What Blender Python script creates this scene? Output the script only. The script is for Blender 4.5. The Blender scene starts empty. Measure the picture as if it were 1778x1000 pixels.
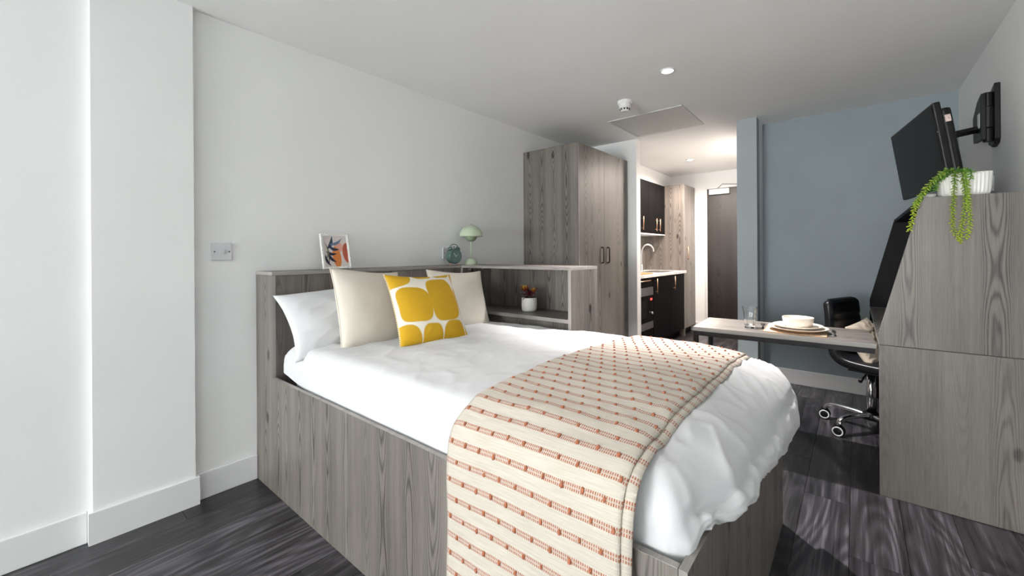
import bpy, bmesh, math, random
import numpy as np
from mathutils import Vector, Matrix, noise

random.seed(7)
R = math.radians
PI = math.pi
scene = bpy.context.scene
COL = scene.collection

# ------------------------------------------------------------------ camera
F_PX, YAW, ROLL, CY = 718.67, 0.69337, -0.00647, 439.82
fw = Vector((-math.sin(YAW), math.cos(YAW), 0)); rt = Vector((math.cos(YAW), math.sin(YAW), 0)); up = Vector((0, 0, 1))
r2 = math.cos(ROLL) * rt + math.sin(ROLL) * up
u2 = math.cos(ROLL) * up - math.sin(ROLL) * rt
cam_d = bpy.data.cameras.new('camera'); cam = bpy.data.objects.new('camera', cam_d); COL.objects.link(cam)
cam_d.sensor_width = 36.0; cam_d.sensor_fit = 'HORIZONTAL'
cam_d.lens = F_PX * 36.0 / 1778.0
cam_d.shift_y = -(500.0 - CY) / 1778.0
cam_d.clip_start = 0.02
m = Matrix.Identity(4)
for i in range(3):
    m[i][0] = r2[i]; m[i][1] = u2[i]; m[i][2] = -fw[i]
m.translation = Vector((2.489, 0.0, 1.2))
cam.matrix_world = m
scene.camera = cam

# ------------------------------------------------------------------ light, world, exposure
scene.view_settings.view_transform = 'Standard'
scene.view_settings.look = 'None'
scene.view_settings.gamma = 1.0
scene.view_settings.use_curve_mapping = False
scene.view_settings.exposure = 0.10

world = bpy.data.worlds.new('sky'); scene.world = world; world.use_nodes = True
bg = world.node_tree.nodes['Background']
bg.inputs[0].default_value = (0.80, 0.92, 1.0, 1); bg.inputs[1].default_value = 1.0

def area_light(name, loc, rot, sx, sy, power, color):
    l = bpy.data.lights.new(name, 'AREA'); l.shape = 'RECTANGLE'; l.size = sx; l.size_y = sy
    l.energy = power; l.color = color
    o = bpy.data.objects.new(name, l); COL.objects.link(o); o.location = loc; o.rotation_euler = rot
    return o
WINDOW_POWER = 370.0
DOWNLIGHT_POWER = 320.0
KITCHEN_POWER = 140.0
# daylight coming in through the window behind the camera
area_light('daylight', (1.08, -5.56, 1.36), (R(112), 0, R(-6)), 1.95, 1.75, WINDOW_POWER, (0.985, 1.0, 0.99))

# ------------------------------------------------------------------ node helpers
class NT:
    def __init__(s, name):
        s.m = bpy.data.materials.new(name); s.m.use_nodes = True
        s.t = s.m.node_tree; s.b = s.t.nodes['Principled BSDF']
    def node(s, kind, **kw):
        n = s.t.nodes.new(kind)
        for k, v in kw.items(): setattr(n, k, v)
        return n
    def set(s, sock, v):
        if isinstance(v, bpy.types.NodeSocket): s.t.links.new(v, sock)
        elif v is not None:
            if hasattr(sock.default_value, '__len__') and not hasattr(v, '__len__'): v = (v,) * len(sock.default_value)
            if hasattr(sock.default_value, '__len__') and len(sock.default_value) == 4 and len(v) == 3: v = (*v, 1)
            sock.default_value = v
    def math(s, op, a, b=None, c=None, clamp=False):
        n = s.node('ShaderNodeMath', operation=op, use_clamp=clamp)
        s.set(n.inputs[0], a)
        if b is not None: s.set(n.inputs[1], b)
        if c is not None: s.set(n.inputs[2], c)
        return n.outputs[0]
    def add(s, a, b): return s.math('ADD', a, b)
    def sub(s, a, b): return s.math('SUBTRACT', a, b)
    def mul(s, a, b): return s.math('MULTIPLY', a, b)
    def xyz(s, x, y, z):
        n = s.node('ShaderNodeCombineXYZ')
        s.set(n.inputs[0], x); s.set(n.inputs[1], y); s.set(n.inputs[2], z)
        return n.outputs[0]
    def sep(s, v):
        n = s.node('ShaderNodeSeparateXYZ'); s.set(n.inputs[0], v); return n.outputs
    def noise(s, v, scale, detail=2, rough=0.5, dist=0.0):
        n = s.node('ShaderNodeTexNoise'); s.set(n.inputs['Vector'], v)
        n.inputs['Scale'].default_value = scale; n.inputs['Detail'].default_value = detail
        n.inputs['Roughness'].default_value = rough; n.inputs['Distortion'].default_value = dist
        return n.outputs[0]
    def white(s, v):
        n = s.node('ShaderNodeTexWhiteNoise', noise_dimensions='1D'); s.set(n.inputs['W'], v); return n.outputs[0]
    def ramp(s, f, stops):
        n = s.node('ShaderNodeValToRGB'); s.set(n.inputs[0], f)
        e = n.color_ramp.elements
        while len(e) < len(stops): e.new(0.5)
        for i, (p, c) in enumerate(stops):
            e[i].position = p; e[i].color = (*c, 1) if len(c) == 3 else c
        return n.outputs[0]
    def mix(s, f, a, b, mode='MIX'):
        n = s.node('ShaderNodeMix', data_type='RGBA', blend_type=mode)
        s.set(n.inputs[0], f); s.set(n.inputs[6], a); s.set(n.inputs[7], b)
        return n.outputs[2]
    def smooth(s, x, lo, hi):
        n = s.node('ShaderNodeMapRange', interpolation_type='SMOOTHSTEP')
        s.set(n.inputs[0], x); n.inputs[1].default_value = lo; n.inputs[2].default_value = hi
        return n.outputs[0]
    def bump(s, h, strength=0.2, dist=0.002):
        n = s.node('ShaderNodeBump'); s.set(n.inputs['Height'], h)
        n.inputs['Strength'].default_value = strength; n.inputs['Distance'].default_value = dist
        s.t.links.new(n.outputs[0], s.b.inputs['Normal'])
    def attr(s, name):
        n = s.node('ShaderNodeAttribute', attribute_name=name); return n
    def obj_coord(s): return s.node('ShaderNodeTexCoord').outputs['Object']
    def uv(s): return s.node('ShaderNodeTexCoord').outputs['UV']
    def col(s, c): s.set(s.b.inputs['Base Color'], c)
    def rough(s, v): s.set(s.b.inputs['Roughness'], v)
    def metal(s, v): s.set(s.b.inputs['Metallic'], v)

def plain(name, color, rough=0.5, metal=0.0, spec=0.5, var=0.06, scale=8.0, bump=0.0, bscale=200.0, coat=0.0, rv=0.03):
    """procedural single-tone material: a faint mottling of the colour and of the gloss"""
    n = NT(name); oc = n.obj_coord()
    f = n.noise(oc, scale, 3)
    lo = tuple(c * (1 - var) for c in color); hi = tuple(min(1, c * (1 + var)) for c in color)
    n.col(n.ramp(f, [(0.3, lo), (0.7, hi)]))
    n.rough(n.math('MULTIPLY_ADD', f, rv, rough - rv / 2))
    n.metal(metal); n.b.inputs['Specular IOR Level'].default_value = spec
    if coat: n.b.inputs['Coat Weight'].default_value = coat
    if bump: n.bump(n.noise(oc, bscale, 2), bump, 0.001)
    return n.m

def wood(name, dark, mid, light, rough=0.5, contrast=1.0, board=0.135, fine=260.0, warm=(1.0, 1.0, 1.0)):
    """larch-look laminate: printed boards with nested arches, straight grain, knots. UV: u across, v along the grain, in metres."""
    n = NT(name)
    rnd = n.node('ShaderNodeObjectInfo').outputs['Random']
    s = n.sep(n.uv())
    u = n.add(s[0], n.mul(rnd, 7.31)); v = n.add(s[1], n.mul(rnd, 13.7))
    uw = n.add(u, n.mul(n.sub(n.noise(n.xyz(n.mul(u, 6.0), n.mul(v, 0.7), 0.0), 1.0, 1), 0.5), 0.045))
    bi = n.math('FLOOR', n.math('DIVIDE', uw, board))
    fu = n.sub(n.math('FRACT', n.math('DIVIDE', uw, board)), 0.5)
    r1 = n.white(bi); r2_ = n.white(n.add(bi, 31.7)); r3 = n.white(n.add(bi, 77.1))
    c = n.sub(fu, n.mul(n.sub(r1, 0.5), 0.3))
    low = n.noise(n.xyz(n.mul(bi, 3.71), n.mul(v, 1.15), 0.0), 1.0, 1, 0.4)
    wig = n.noise(n.xyz(n.mul(u, 18.0), n.mul(v, 2.6), 3.0), 1.0, 2)
    c2 = n.mul(n.mul(c, c), 38.0)
    ph = n.add(n.add(n.mul(low, 19.0), c2), n.mul(wig, 2.2))
    ring = n.math('MULTIPLY_ADD', n.math('SINE', n.mul(ph, 2 * PI)), 0.5, 0.5)
    ring = n.math('POWER', ring, 2.2)
    near = n.smooth(n.math('ABSOLUTE', c), 0.42, 0.20)
    mask = n.mul(n.math('MULTIPLY_ADD', n.smooth(r2_, 0.05, 0.30), 0.9, 0.1), n.math('MULTIPLY_ADD', near, 0.75, 0.25))
    med = n.noise(n.xyz(n.mul(u, 85.0), n.mul(v, 1.1), 1.0), 1.0, 4, 0.65)
    fin = n.noise(n.xyz(n.mul(u, fine * 1.6), n.mul(v, 9.0), 2.0), 1.0, 3, 0.7)
    blot = n.noise(n.xyz(n.mul(u, 5.0), n.mul(v, 1.2), 5.0), 1.0, 2)
    # knots
    vor = n.node('ShaderNodeTexVoronoi', feature='F1', voronoi_dimensions='2D')
    n.set(vor.inputs['Vector'], n.xyz(n.mul(u, 4.2), n.mul(v, 1.9), 0.0)); vor.inputs['Scale'].default_value = 1.0
    kd = n.add(vor.outputs['Distance'], n.mul(n.sub(wig, 0.5), 0.10))
    kr = n.sep(vor.outputs['Color'])[0]
    knot = n.mul(n.smooth(kd, 0.085, 0.03), n.smooth(kr, 0.60, 0.65))
    t = n.math('MULTIPLY_ADD', n.sub(med, 0.5), 0.50 * contrast, 0.58)
    t = n.add(t, n.mul(n.sub(fin, 0.5), 0.65 * contrast))
    t = n.add(t, n.mul(n.sub(blot, 0.5), 0.5 * contrast))
    t = n.add(t, n.mul(n.sub(r3, 0.5), 0.22 * contrast))
    t = n.sub(t, n.mul(n.mul(ring, mask), 0.40 * contrast))
    t = n.sub(t, n.mul(knot, 0.6))
    colr = n.ramp(t, [(0.0, dark), (0.48, mid), (1.0, light)])
    n.col(colr)
    n.rough(n.math('MULTIPLY_ADD', t, -0.1, rough + 0.05))
    n.bump(n.add(fin, n.mul(ring, mask)), 0.12, 0.0006)
    return n.m

M = {}
M['wood'] = wood('grey_larch_laminate', (0.030, 0.026, 0.024), (0.158, 0.142, 0.126), (0.28, 0.257, 0.231), 0.42, 1.0)
M['wood_edge'] = wood('pale_larch_edge', (0.14, 0.13, 0.12), (0.29, 0.27, 0.25), (0.44, 0.42, 0.39), 0.4, 0.7, 0.05, 900.0)  # paler larch tone for the panel edges
M['wood_dark'] = wood('dark_oak_veneer', (0.004, 0.0035, 0.003), (0.018, 0.0145, 0.0125), (0.045, 0.037, 0.032), 0.42)

def floor_wood():
    n = NT('charcoal_plank_vinyl')
    rnd = n.node('ShaderNodeObjectInfo').outputs['Random']
    s = n.sep(n.uv())
    u = n.add(s[0], n.mul(rnd, 9.31)); v = n.add(s[1], n.mul(rnd, 23.7))
    r2_ = n.white(n.mul(rnd, 91.3))
    low = n.noise(n.xyz(n.mul(u, 4.5), n.mul(v, 0.8), 0.0), 1.0, 1, 0.5)
    wig = n.noise(n.xyz(n.mul(u, 16.0), n.mul(v, 2.2), 3.0), 1.0, 2)
    ph = n.add(n.mul(low, 15.0), n.mul(wig, 1.2))
    ring = n.math('MULTIPLY_ADD', n.math('SINE', n.mul(ph, 2 * PI)), 0.5, 0.5)
    med = n.noise(n.xyz(n.mul(u, 42.0), n.mul(v, 0.8), 1.0), 1.0, 4, 0.65)
    fin = n.noise(n.xyz(n.mul(u, 240.0), n.mul(v, 4.0), 2.0), 1.0, 2, 0.6)
    blot = n.noise(n.xyz(n.mul(u, 7.0), n.mul(v, 0.7), 5.0), 1.0, 2)
    t = n.math('MULTIPLY_ADD', n.sub(med, 0.5), 1.35, 0.47)
    t = n.add(t, n.mul(n.sub(fin, 0.5), 0.5)); t = n.add(t, n.mul(n.sub(blot, 0.5), 0.8))
    t = n.add(t, n.mul(n.sub(r2_, 0.5), 0.30))
    t = n.sub(t, n.mul(ring, 0.22))
    n.col(n.ramp(t, [(0.08, (0.010, 0.0095, 0.0115)), (0.48, (0.043, 0.040, 0.047)), (1.0, (0.22, 0.205, 0.232))]))
    n.rough(n.math('MULTIPLY_ADD', med, 0.12, 0.24))
    n.bump(n.add(fin, n.mul(ring, 0.5)), 0.10, 0.0006)
    return n.m
M['floor'] = floor_wood()
M['wall'] = plain('white_wall_paint', (0.855, 0.865, 0.86), 0.75, var=0.012, scale=2.0, bump=0.04, bscale=350.0, spec=0.3)
M['ceil'] = plain('white_ceiling_paint', (0.90, 0.91, 0.905), 0.85, var=0.015, scale=2.0, spec=0.2)
M['greywall'] = plain('slate_blue_wall_paint', (0.300, 0.348, 0.378), 0.7, var=0.04, scale=3.0, bump=0.06, bscale=300.0, spec=0.3)
M['greycol'] = plain('pale_slate_blue_paint', (0.39, 0.44, 0.46), 0.7, var=0.03, scale=3.0, bump=0.05, bscale=300.0, spec=0.3)
M['skirt'] = plain('white_satin_gloss', (0.80, 0.81, 0.815), 0.35, var=0.01)
M['black_lam'] = plain('black_laminate', (0.005, 0.005, 0.0055), 0.55, var=0.2, spec=0.15)
M['black_door'] = plain('matt_black_cabinet', (0.004, 0.004, 0.0045), 0.5, var=0.15, spec=0.06)
M['black_metal'] = plain('black_powder_coat', (0.012, 0.012, 0.013), 0.5, spec=0.3, var=0.1, bump=0.05, bscale=600.0)
M['black_plastic'] = plain('black_plastic', (0.007, 0.007, 0.0075), 0.42, var=0.1, spec=0.3)
M['screen'] = plain('dark_screen', (0.004, 0.004, 0.0045), 0.35, var=0.03, spec=0.15, rv=0.0)
M['leather'] = plain('black_leather', (0.008, 0.009, 0.011), 0.32, var=0.2, spec=0.4, bump=0.12, bscale=350.0)
M['chrome'] = plain('chrome', (0.80, 0.80, 0.82), 0.12, metal=1.0, var=0.02)
M['steel'] = plain('brushed_steel', (0.50, 0.50, 0.51), 0.3, metal=1.0, var=0.05)
M['copper'] = plain('rose_copper', (0.80, 0.46, 0.30), 0.3, metal=0.9, var=0.05)
M['white_plastic'] = plain('white_plastic', (0.78, 0.79, 0.79), 0.35, var=0.01)
M['switch_plastic'] = plain('switch_plastic', (0.62, 0.64, 0.66), 0.3, var=0.01)
M['slot'] = plain('dark_slot', (0.03, 0.03, 0.03), 0.6)
M['glassblack'] = plain('black_oven_glass', (0.006, 0.006, 0.007), 0.08, var=0.05)
M['panelgrey'] = plain('grey_hatch_paint', (0.60, 0.61, 0.60), 0.45, var=0.02)
M['cream_ceramic'] = plain('cream_stoneware', (0.76, 0.68, 0.59), 0.3, var=0.05, scale=60.0)
M['tan_ceramic'] = plain('tan_stoneware_rim', (0.55, 0.33, 0.16), 0.4, var=0.08, scale=40.0)
M['white_ceramic'] = plain('white_ceramic', (0.80, 0.79, 0.74), 0.3, var=0.03, scale=30.0)
M['placemat'] = plain('woven_beige_mat', (0.72, 0.60, 0.47), 0.8, var=0.12, scale=120.0, bump=0.3, bscale=500.0)
M['sage'] = plain('sage_enamel', (0.46, 0.55, 0.40), 0.35, var=0.02)
M['sage_dark'] = plain('sage_enamel_bowl', (0.24, 0.31, 0.20), 0.4, var=0.02)
M['teal'] = plain('teal_enamel', (0.075, 0.135, 0.125), 0.35, var=0.06)
M['teal_light'] = plain('teal_dial', (0.135, 0.215, 0.205), 0.4, var=0.03)
M['soil'] = plain('dark_soil', (0.03, 0.02, 0.015), 0.9, var=0.4, scale=80.0)
M['card'] = plain('brown_board', (0.22, 0.11, 0.035), 0.7, var=0.1)
M['tan_wood'] = plain('tan_wood', (0.50, 0.24, 0.10), 0.5, var=0.2, scale=30.0)
M['marble'] = plain('pale_stone_worktop', (0.72, 0.72, 0.72), 0.25, var=0.12, scale=9.0)
M['red_sticker'] = plain('red_white_sticker', (0.75, 0.55, 0.52), 0.5, var=0.4, scale=150.0)

def fabric(name, color, weave=900.0, bump=0.25, var=0.05, sheen=0.2):
    n = NT(name); oc = n.obj_coord()
    f = n.noise(oc, 6.0, 4); w = n.noise(oc, weave, 1)
    t = n.add(n.mul(f, 0.6), n.mul(w, 0.4))
    n.col(n.ramp(t, [(0.3, tuple(c * (1 - var) for c in color)), (0.7, tuple(min(1, c * (1 + var)) for c in color))]))
    n.rough(0.85); n.b.inputs['Specular IOR Level'].default_value = 0.2
    n.b.inputs['Sheen Weight'].default_value = sheen
    n.bump(w, bump, 0.0008)
    return n.m
M['linen'] = fabric('white_cotton', (0.68, 0.69, 0.705), 700.0, 0.10, 0.012, 0.1)
M['cream'] = fabric('cream_velvet', (0.74, 0.685, 0.60), 500.0, 0.2, 0.03, 0.15)
M['chair_cushion'] = fabric('cream_cushion', (0.72, 0.62, 0.50), 500.0, 0.3, 0.06, 0.1)

def attr_mat(name, attr, rough=0.8, bump=0.2, weave=600.0, spec=0.2):
    """colour printed on the piece, read from the mesh's own colour layer"""
    n = NT(name); a = n.attr(attr); w = n.noise(n.obj_coord(), weave, 1)
    c = n.mix(0.10, a.outputs['Color'], n.ramp(w, [(0.3, (0.5, 0.5, 0.5)), (0.7, (1, 1, 1))]), 'MULTIPLY')
    n.col(c); n.rough(rough); n.b.inputs['Specular IOR Level'].default_value = spec
    n.bump(w, bump, 0.0006)
    return n.m
M['mustard'] = attr_mat('mustard_print_cotton', 'print', 0.85, 0.25)
M['art'] = attr_mat('art_print', 'print', 0.35, 0.0, 300.0, 0.5)
M['leaf_red'] = attr_mat('croton_leaf', 'print', 0.45, 0.05, 100.0, 0.4)
M['leaf_green'] = attr_mat('trailing_leaf', 'print', 0.4, 0.05, 100.0, 0.4)

def throw_mat():
    n = NT('cream_woven_throw'); s = n.sep(n.uv()); u, v = s[0], s[1]
    sv = n.sub(n.math('FRACT', n.math('DIVIDE', v, 0.0535)), 0.5)
    av = n.math('ABSOLUTE', sv)
    wob = n.mul(n.sub(n.noise(n.xyz(n.mul(u, 30.0), n.mul(v, 30.0), 0.0), 1.0, 2), 0.5), 0.03)
    av = n.add(av, wob)
    band = n.mul(n.smooth(av, 0.160, 0.140), n.smooth(av, 0.022, 0.035))
    tick = n.smooth(n.math('ABSOLUTE', n.sub(n.math('FRACT', n.math('DIVIDE', u, 0.0056)), 0.5)), 0.36, 0.27)
    centre = n.mul(n.smooth(av, 0.02, 0.012), n.smooth(n.math('ABSOLUTE', n.sub(n.math('FRACT', n.math('DIVIDE', u, 0.003)), 0.5)), 0.3, 0.2))
    mask = n.math('MAXIMUM', n.mul(band, tick), n.mul(centre, 0.6))
    mask = n.mul(mask, n.math('MULTIPLY_ADD', n.noise(n.xyz(n.mul(u, 160.0), n.mul(v, 160.0), 0.0), 1.0, 1), 0.9, 0.45))
    wv = n.mul(n.math('SINE', n.mul(n.add(u, v), 1400.0)), n.math('SINE', n.mul(n.sub(v, u), 1400.0)))
    base = n.ramp(n.noise(n.xyz(n.mul(u, 12.0), n.mul(v, 300.0), 0.0), 1.0, 3), [(0.25, (0.54, 0.495, 0.42)), (0.75, (0.68, 0.635, 0.56))])
    n.col(n.mix(n.math('MINIMUM', mask, 1.0), base, (0.40, 0.135, 0.07)))
    n.rough(0.9); n.b.inputs['Specular IOR Level'].default_value = 0.15
    n.b.inputs['Sheen Weight'].default_value = 0.15
    n.bump(n.add(n.mul(wv, 0.5), n.mul(mask, 1.2)), 0.45, 0.0015)
    return n.m
M['throw'] = throw_mat()
M['tuft'] = fabric('terracotta_yarn', (0.41, 0.145, 0.075), 700.0, 0.4, 0.2)

def glass_mat():
    n = NT('clear_glass'); n.col((0.97, 0.99, 1.0)); n.rough(n.math('MULTIPLY', n.noise(n.obj_coord(), 30.0), 0.02))
    n.b.inputs['Transmission Weight'].default_value = 1.0; n.b.inputs['IOR'].default_value = 1.45
    return n.m
M['glass'] = glass_mat()
def emit(name, color, strength):
    n = NT(name); n.col(color); n.set(n.b.inputs['Emission Color'], color)
    f = n.noise(n.obj_coord(), 20.0, 1)
    n.set(n.b.inputs['Emission Strength'], n.math('MULTIPLY_ADD', f, 0.05 * strength, strength))
    return n.m
M['lamp_cool'] = emit('lit_lamp_cool', (1.0, 0.99, 0.97), 30.0)
M['lamp_warm'] = emit('lit_lamp_warm', (1.0, 0.93, 0.85), 30.0)
M['red_led'] = emit('red_display', (1.0, 0.04, 0.03), 3.0)

# ------------------------------------------------------------------ object helpers
def tag(o, label=None, cat=None, group=None, kind=None):
    if label: o['label'] = label
    if cat: o['category'] = cat
    if group: o['group'] = group
    if kind: o['kind'] = kind
    return o
def thing(name, label, cat, loc=(0, 0, 0), rotz=0.0, group=None, kind=None):
    o = bpy.data.objects.new(name, None); COL.objects.link(o)
    o.empty_display_size = 0.1
    o.location = loc; o.rotation_euler = (0, 0, rotz)
    return tag(o, label, cat, group, kind)
def mesh_obj(name, me, mats, parent=None, label=None, kind=None):
    o = bpy.data.objects.new(name, me); COL.objects.link(o)
    for mt in (mats if isinstance(mats, (list, tuple)) else [mats]): me.materials.append(mt)
    if parent: o.parent = parent
    return tag(o, label, None, None, kind)
def obj(name, bm, mats, parent=None, label=None, kind=None, smooth=False, world=False, bevel=0.0, recalc=True):
    """link a bmesh as ONE object; world=True: the bmesh is in world coordinates and parent stands unrotated"""
    if recalc: bmesh.ops.recalc_face_normals(bm, faces=bm.faces)
    if world and parent:
        p = parent
        while p:
            bmesh.ops.translate(bm, verts=bm.verts, vec=-Vector(p.location)); p = p.parent
    me = bpy.data.meshes.new(name); bm.to_mesh(me); bm.free()
    if smooth:
        me.polygons.foreach_set('use_smooth', [True] * len(me.polygons))
    o = mesh_obj(name, me, mats, parent, label, kind)
    if bevel:
        b = o.modifiers.new('bevel', 'BEVEL'); b.width = bevel; b.segments = 2; b.limit_method = 'ANGLE'; b.angle_limit = R(40)
    return o
def smooth_angle(o, deg=35):
    me = o.data
    me.polygons.foreach_set('use_smooth', [True] * len(me.polygons))
    bm = bmesh.new(); bm.from_mesh(me)
    for e in bm.edges:
        if len(e.link_faces) == 2 and e.calc_face_angle(0) > R(deg): e.smooth = False
    bm.to_mesh(me); bm.free()
    return o

def uv_face(f, uvl, grain, co=None):
    n = f.normal; ax = max(range(3), key=lambda i: abs(n[i]))
    others = [i for i in range(3) if i != ax]
    if grain in others: vi = grain; ui = [i for i in others if i != grain][0]
    else: ui, vi = others
    for l in f.loops:
        c = l.vert.co
        l[uvl].uv = (c[ui], c[vi])
def box(bm, x0, x1, y0, y1, z0, z1, grain=2, edge=True):
    """box in metres; faces off the thin axis take material slot 1 (the edge tone) when edge is set"""
    uvl = bm.loops.layers.uv.verify()
    vs = [bm.verts.new((x, y, z)) for x in (x0, x1) for y in (y0, y1) for z in (z0, z1)]
    idx = [(0, 1, 3, 2), (4, 6, 7, 5), (0, 4, 5, 1), (2, 3, 7, 6), (0, 2, 6, 4), (1, 5, 7, 3)]
    dims = (x1 - x0, y1 - y0, z1 - z0); thin = min(range(3), key=lambda i: dims[i])
    for k, ii in enumerate(idx):
        f = bm.faces.new([vs[i] for i in ii]); f.normal_update()
        uv_face(f, uvl, grain)
        if edge and k // 2 != thin: f.material_index = 1
    return bm
def BX(*a, **k):
    return box(bmesh.new(), *a, **k)
def prism(pts, axis, a0, a1, grain=2):
    """polygon (2-D points in the plane across axis) pushed from a0 to a1; rim faces take slot 1"""
    bm = bmesh.new(); uvl = bm.loops.layers.uv.verify()
    def P(p, a):
        c = [0, 0, 0]; o = [i for i in range(3) if i != axis]; c[axis] = a; c[o[0]] = p[0]; c[o[1]] = p[1]; return c
    A = [bm.verts.new(P(p, a0)) for p in pts]; B = [bm.verts.new(P(p, a1)) for p in pts]
    fs = [bm.faces.new(A), bm.faces.new(B[::-1])]
    for i in range(len(pts)):
        j = (i + 1) % len(pts)
        f = bm.faces.new((A[i], A[j], B[j], B[i])); f.material_index = 1; fs.append(f)
    for f in fs: f.normal_update(); uv_face(f, uvl, grain)
    return bm
def lathe(bm, prof, seg=32, origin=(0, 0, 0), axis='z', cap=True):
    """turn a list of (radius, height) about z (or x / y)"""
    rings = []
    O = Vector(origin)
    for r, h in prof:
        ring = []
        for k in range(seg):
            a = 2 * PI * k / seg
            x, y = math.cos(a), math.sin(a)
            if axis == 'z': p = Vector((r * x, r * y, h))
            elif axis == 'x': p = Vector((h, r * x, r * y))
            else: p = Vector((r * x, h, r * y))
            ring.append(bm.verts.new(O + p))
        rings.append(ring)
    for i in range(len(rings) - 1):
        for k in range(seg):
            j = (k + 1) % seg
            bm.faces.new((rings[i][k], rings[i][j], rings[i + 1][j], rings[i + 1][k]))
    if cap and prof[0][0] > 1e-5: bm.faces.new(rings[0][::-1])
    if cap and prof[-1][0] > 1e-5: bm.faces.new(rings[-1])
    bmesh.ops.remove_doubles(bm, verts=bm.verts, dist=1e-6)
    return bm
def LA(prof, seg=32, origin=(0, 0, 0), axis='z', cap=True): return lathe(bmesh.new(), prof, seg, origin, axis, cap)
def tube(bm, pts, rad, seg=10, flat=1.0):
    pts = [Vector(p) for p in pts]; n = len(pts)
    rads = rad if isinstance(rad, (list, tuple)) else [rad] * n
    rings = []; prev = None
    for i in range(n):
        t = (pts[min(i + 1, n - 1)] - pts[max(i - 1, 0)]).normalized()
        a = prev if prev is not None else (Vector((0, 0, 1)) if abs(t.z) < 0.9 else Vector((1, 0, 0)))
        s = t.cross(a).normalized(); b = s.cross(t).normalized(); prev = b
        rings.append([bm.verts.new(pts[i] + rads[i] * (math.cos(2 * PI * k / seg) * s + flat * math.sin(2 * PI * k / seg) * b)) for k in range(seg)])
    for i in range(n - 1):
        for k in range(seg):
            j = (k + 1) % seg
            bm.faces.new((rings[i][k], rings[i][j], rings[i + 1][j], rings[i + 1][k]))
    bm.faces.new(rings[0][::-1]); bm.faces.new(rings[-1])
    return bm
def TU(pts, rad, seg=10, flat=1.0): return tube(bmesh.new(), pts, rad, seg, flat)
def spline(pts, n=8):
    pts = [Vector(p) for p in pts]; out = []
    for i in range(len(pts) - 1):
        p0 = pts[max(i - 1, 0)]; p1 = pts[i]; p2 = pts[i + 1]; p3 = pts[min(i + 2, len(pts) - 1)]
        for k in range(n):
            t = k / n
            out.append(0.5 * ((2 * p1) + (p2 - p0) * t + (2 * p0 - 5 * p1 + 4 * p2 - p3) * t * t + (3 * p1 - p0 - 3 * p2 + p3) * t ** 3))
    out.append(pts[-1]); return out
def blob(bm, c, rx, ry, rz, seg=8, rings=5, rot=None):
    c = Vector(c); top = None; rows = []
    def P(x, y, z):
        p = Vector((x * rx, y * ry, z * rz))
        if rot is not None: p = rot @ p
        return bm.verts.new(c + p)
    s = P(0, 0, -1)
    for i in range(1, rings):
        a = -PI / 2 + PI * i / rings
        rows.append([P(math.cos(a) * math.cos(2 * PI * k / seg), math.cos(a) * math.sin(2 * PI * k / seg), math.sin(a)) for k in range(seg)])
    t = P(0, 0, 1)
    for k in range(seg):
        j = (k + 1) % seg
        bm.faces.new((s, rows[0][j], rows[0][k])); bm.faces.new((t, rows[-1][k], rows[-1][j]))
        for i in range(len(rows) - 1): bm.faces.new((rows[i][k], rows[i][j], rows[i + 1][j], rows[i + 1][k]))
    return bm
def grid_mesh(name, P, closed_u=False, uv=None, color=None, flip=False):
    """P: array (nu, nv, 3) -> mesh with smooth faces"""
    nu, nv = P.shape[:2]
    me = bpy.data.meshes.new(name)
    idx = np.arange(nu * nv).reshape(nu, nv)
    A = idx if not closed_u else np.vstack([idx, idx[:1]])
    q = np.stack([A[:-1, :-1], A[1:, :-1], A[1:, 1:], A[:-1, 1:]], -1).reshape(-1, 4)
    if flip: q = q[:, ::-1]
    me.from_pydata(P.reshape(-1, 3).tolist(), [], q.tolist())
    me.polygons.foreach_set('use_smooth', [True] * len(me.polygons))
    if uv is not None:
        l = me.uv_layers.new(name='UVMap'); U = uv.reshape(-1, 2)
        l.data.foreach_set('uv', U[q.reshape(-1)].reshape(-1).astype(np.float32))
    if color is not None:
        c = me.color_attributes.new('print', 'FLOAT_COLOR', 'POINT')
        C = np.concatenate([color.reshape(-1, 3), np.ones((nu * nv, 1))], 1)
        c.data.foreach_set('color', C.reshape(-1).astype(np.float32))
    return me
def struct(name, bm, mats, label=None, cat=None, parent=None, **k):
    o = obj(name, bm, mats, parent, **k)
    if not parent: tag(o, label, cat, None, 'structure')
    return o
W2 = [M['wood'], M['wood_edge']]
def sstep(x, a, b):
    t = np.clip((x - a) / (b - a), 0, 1); return t * t * (3 - 2 * t)

# ================================================================== THE ROOM
CZ = 2.40; RX = 3.086; FY = 6.69; GY = 4.52; BY = -5.60
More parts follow.
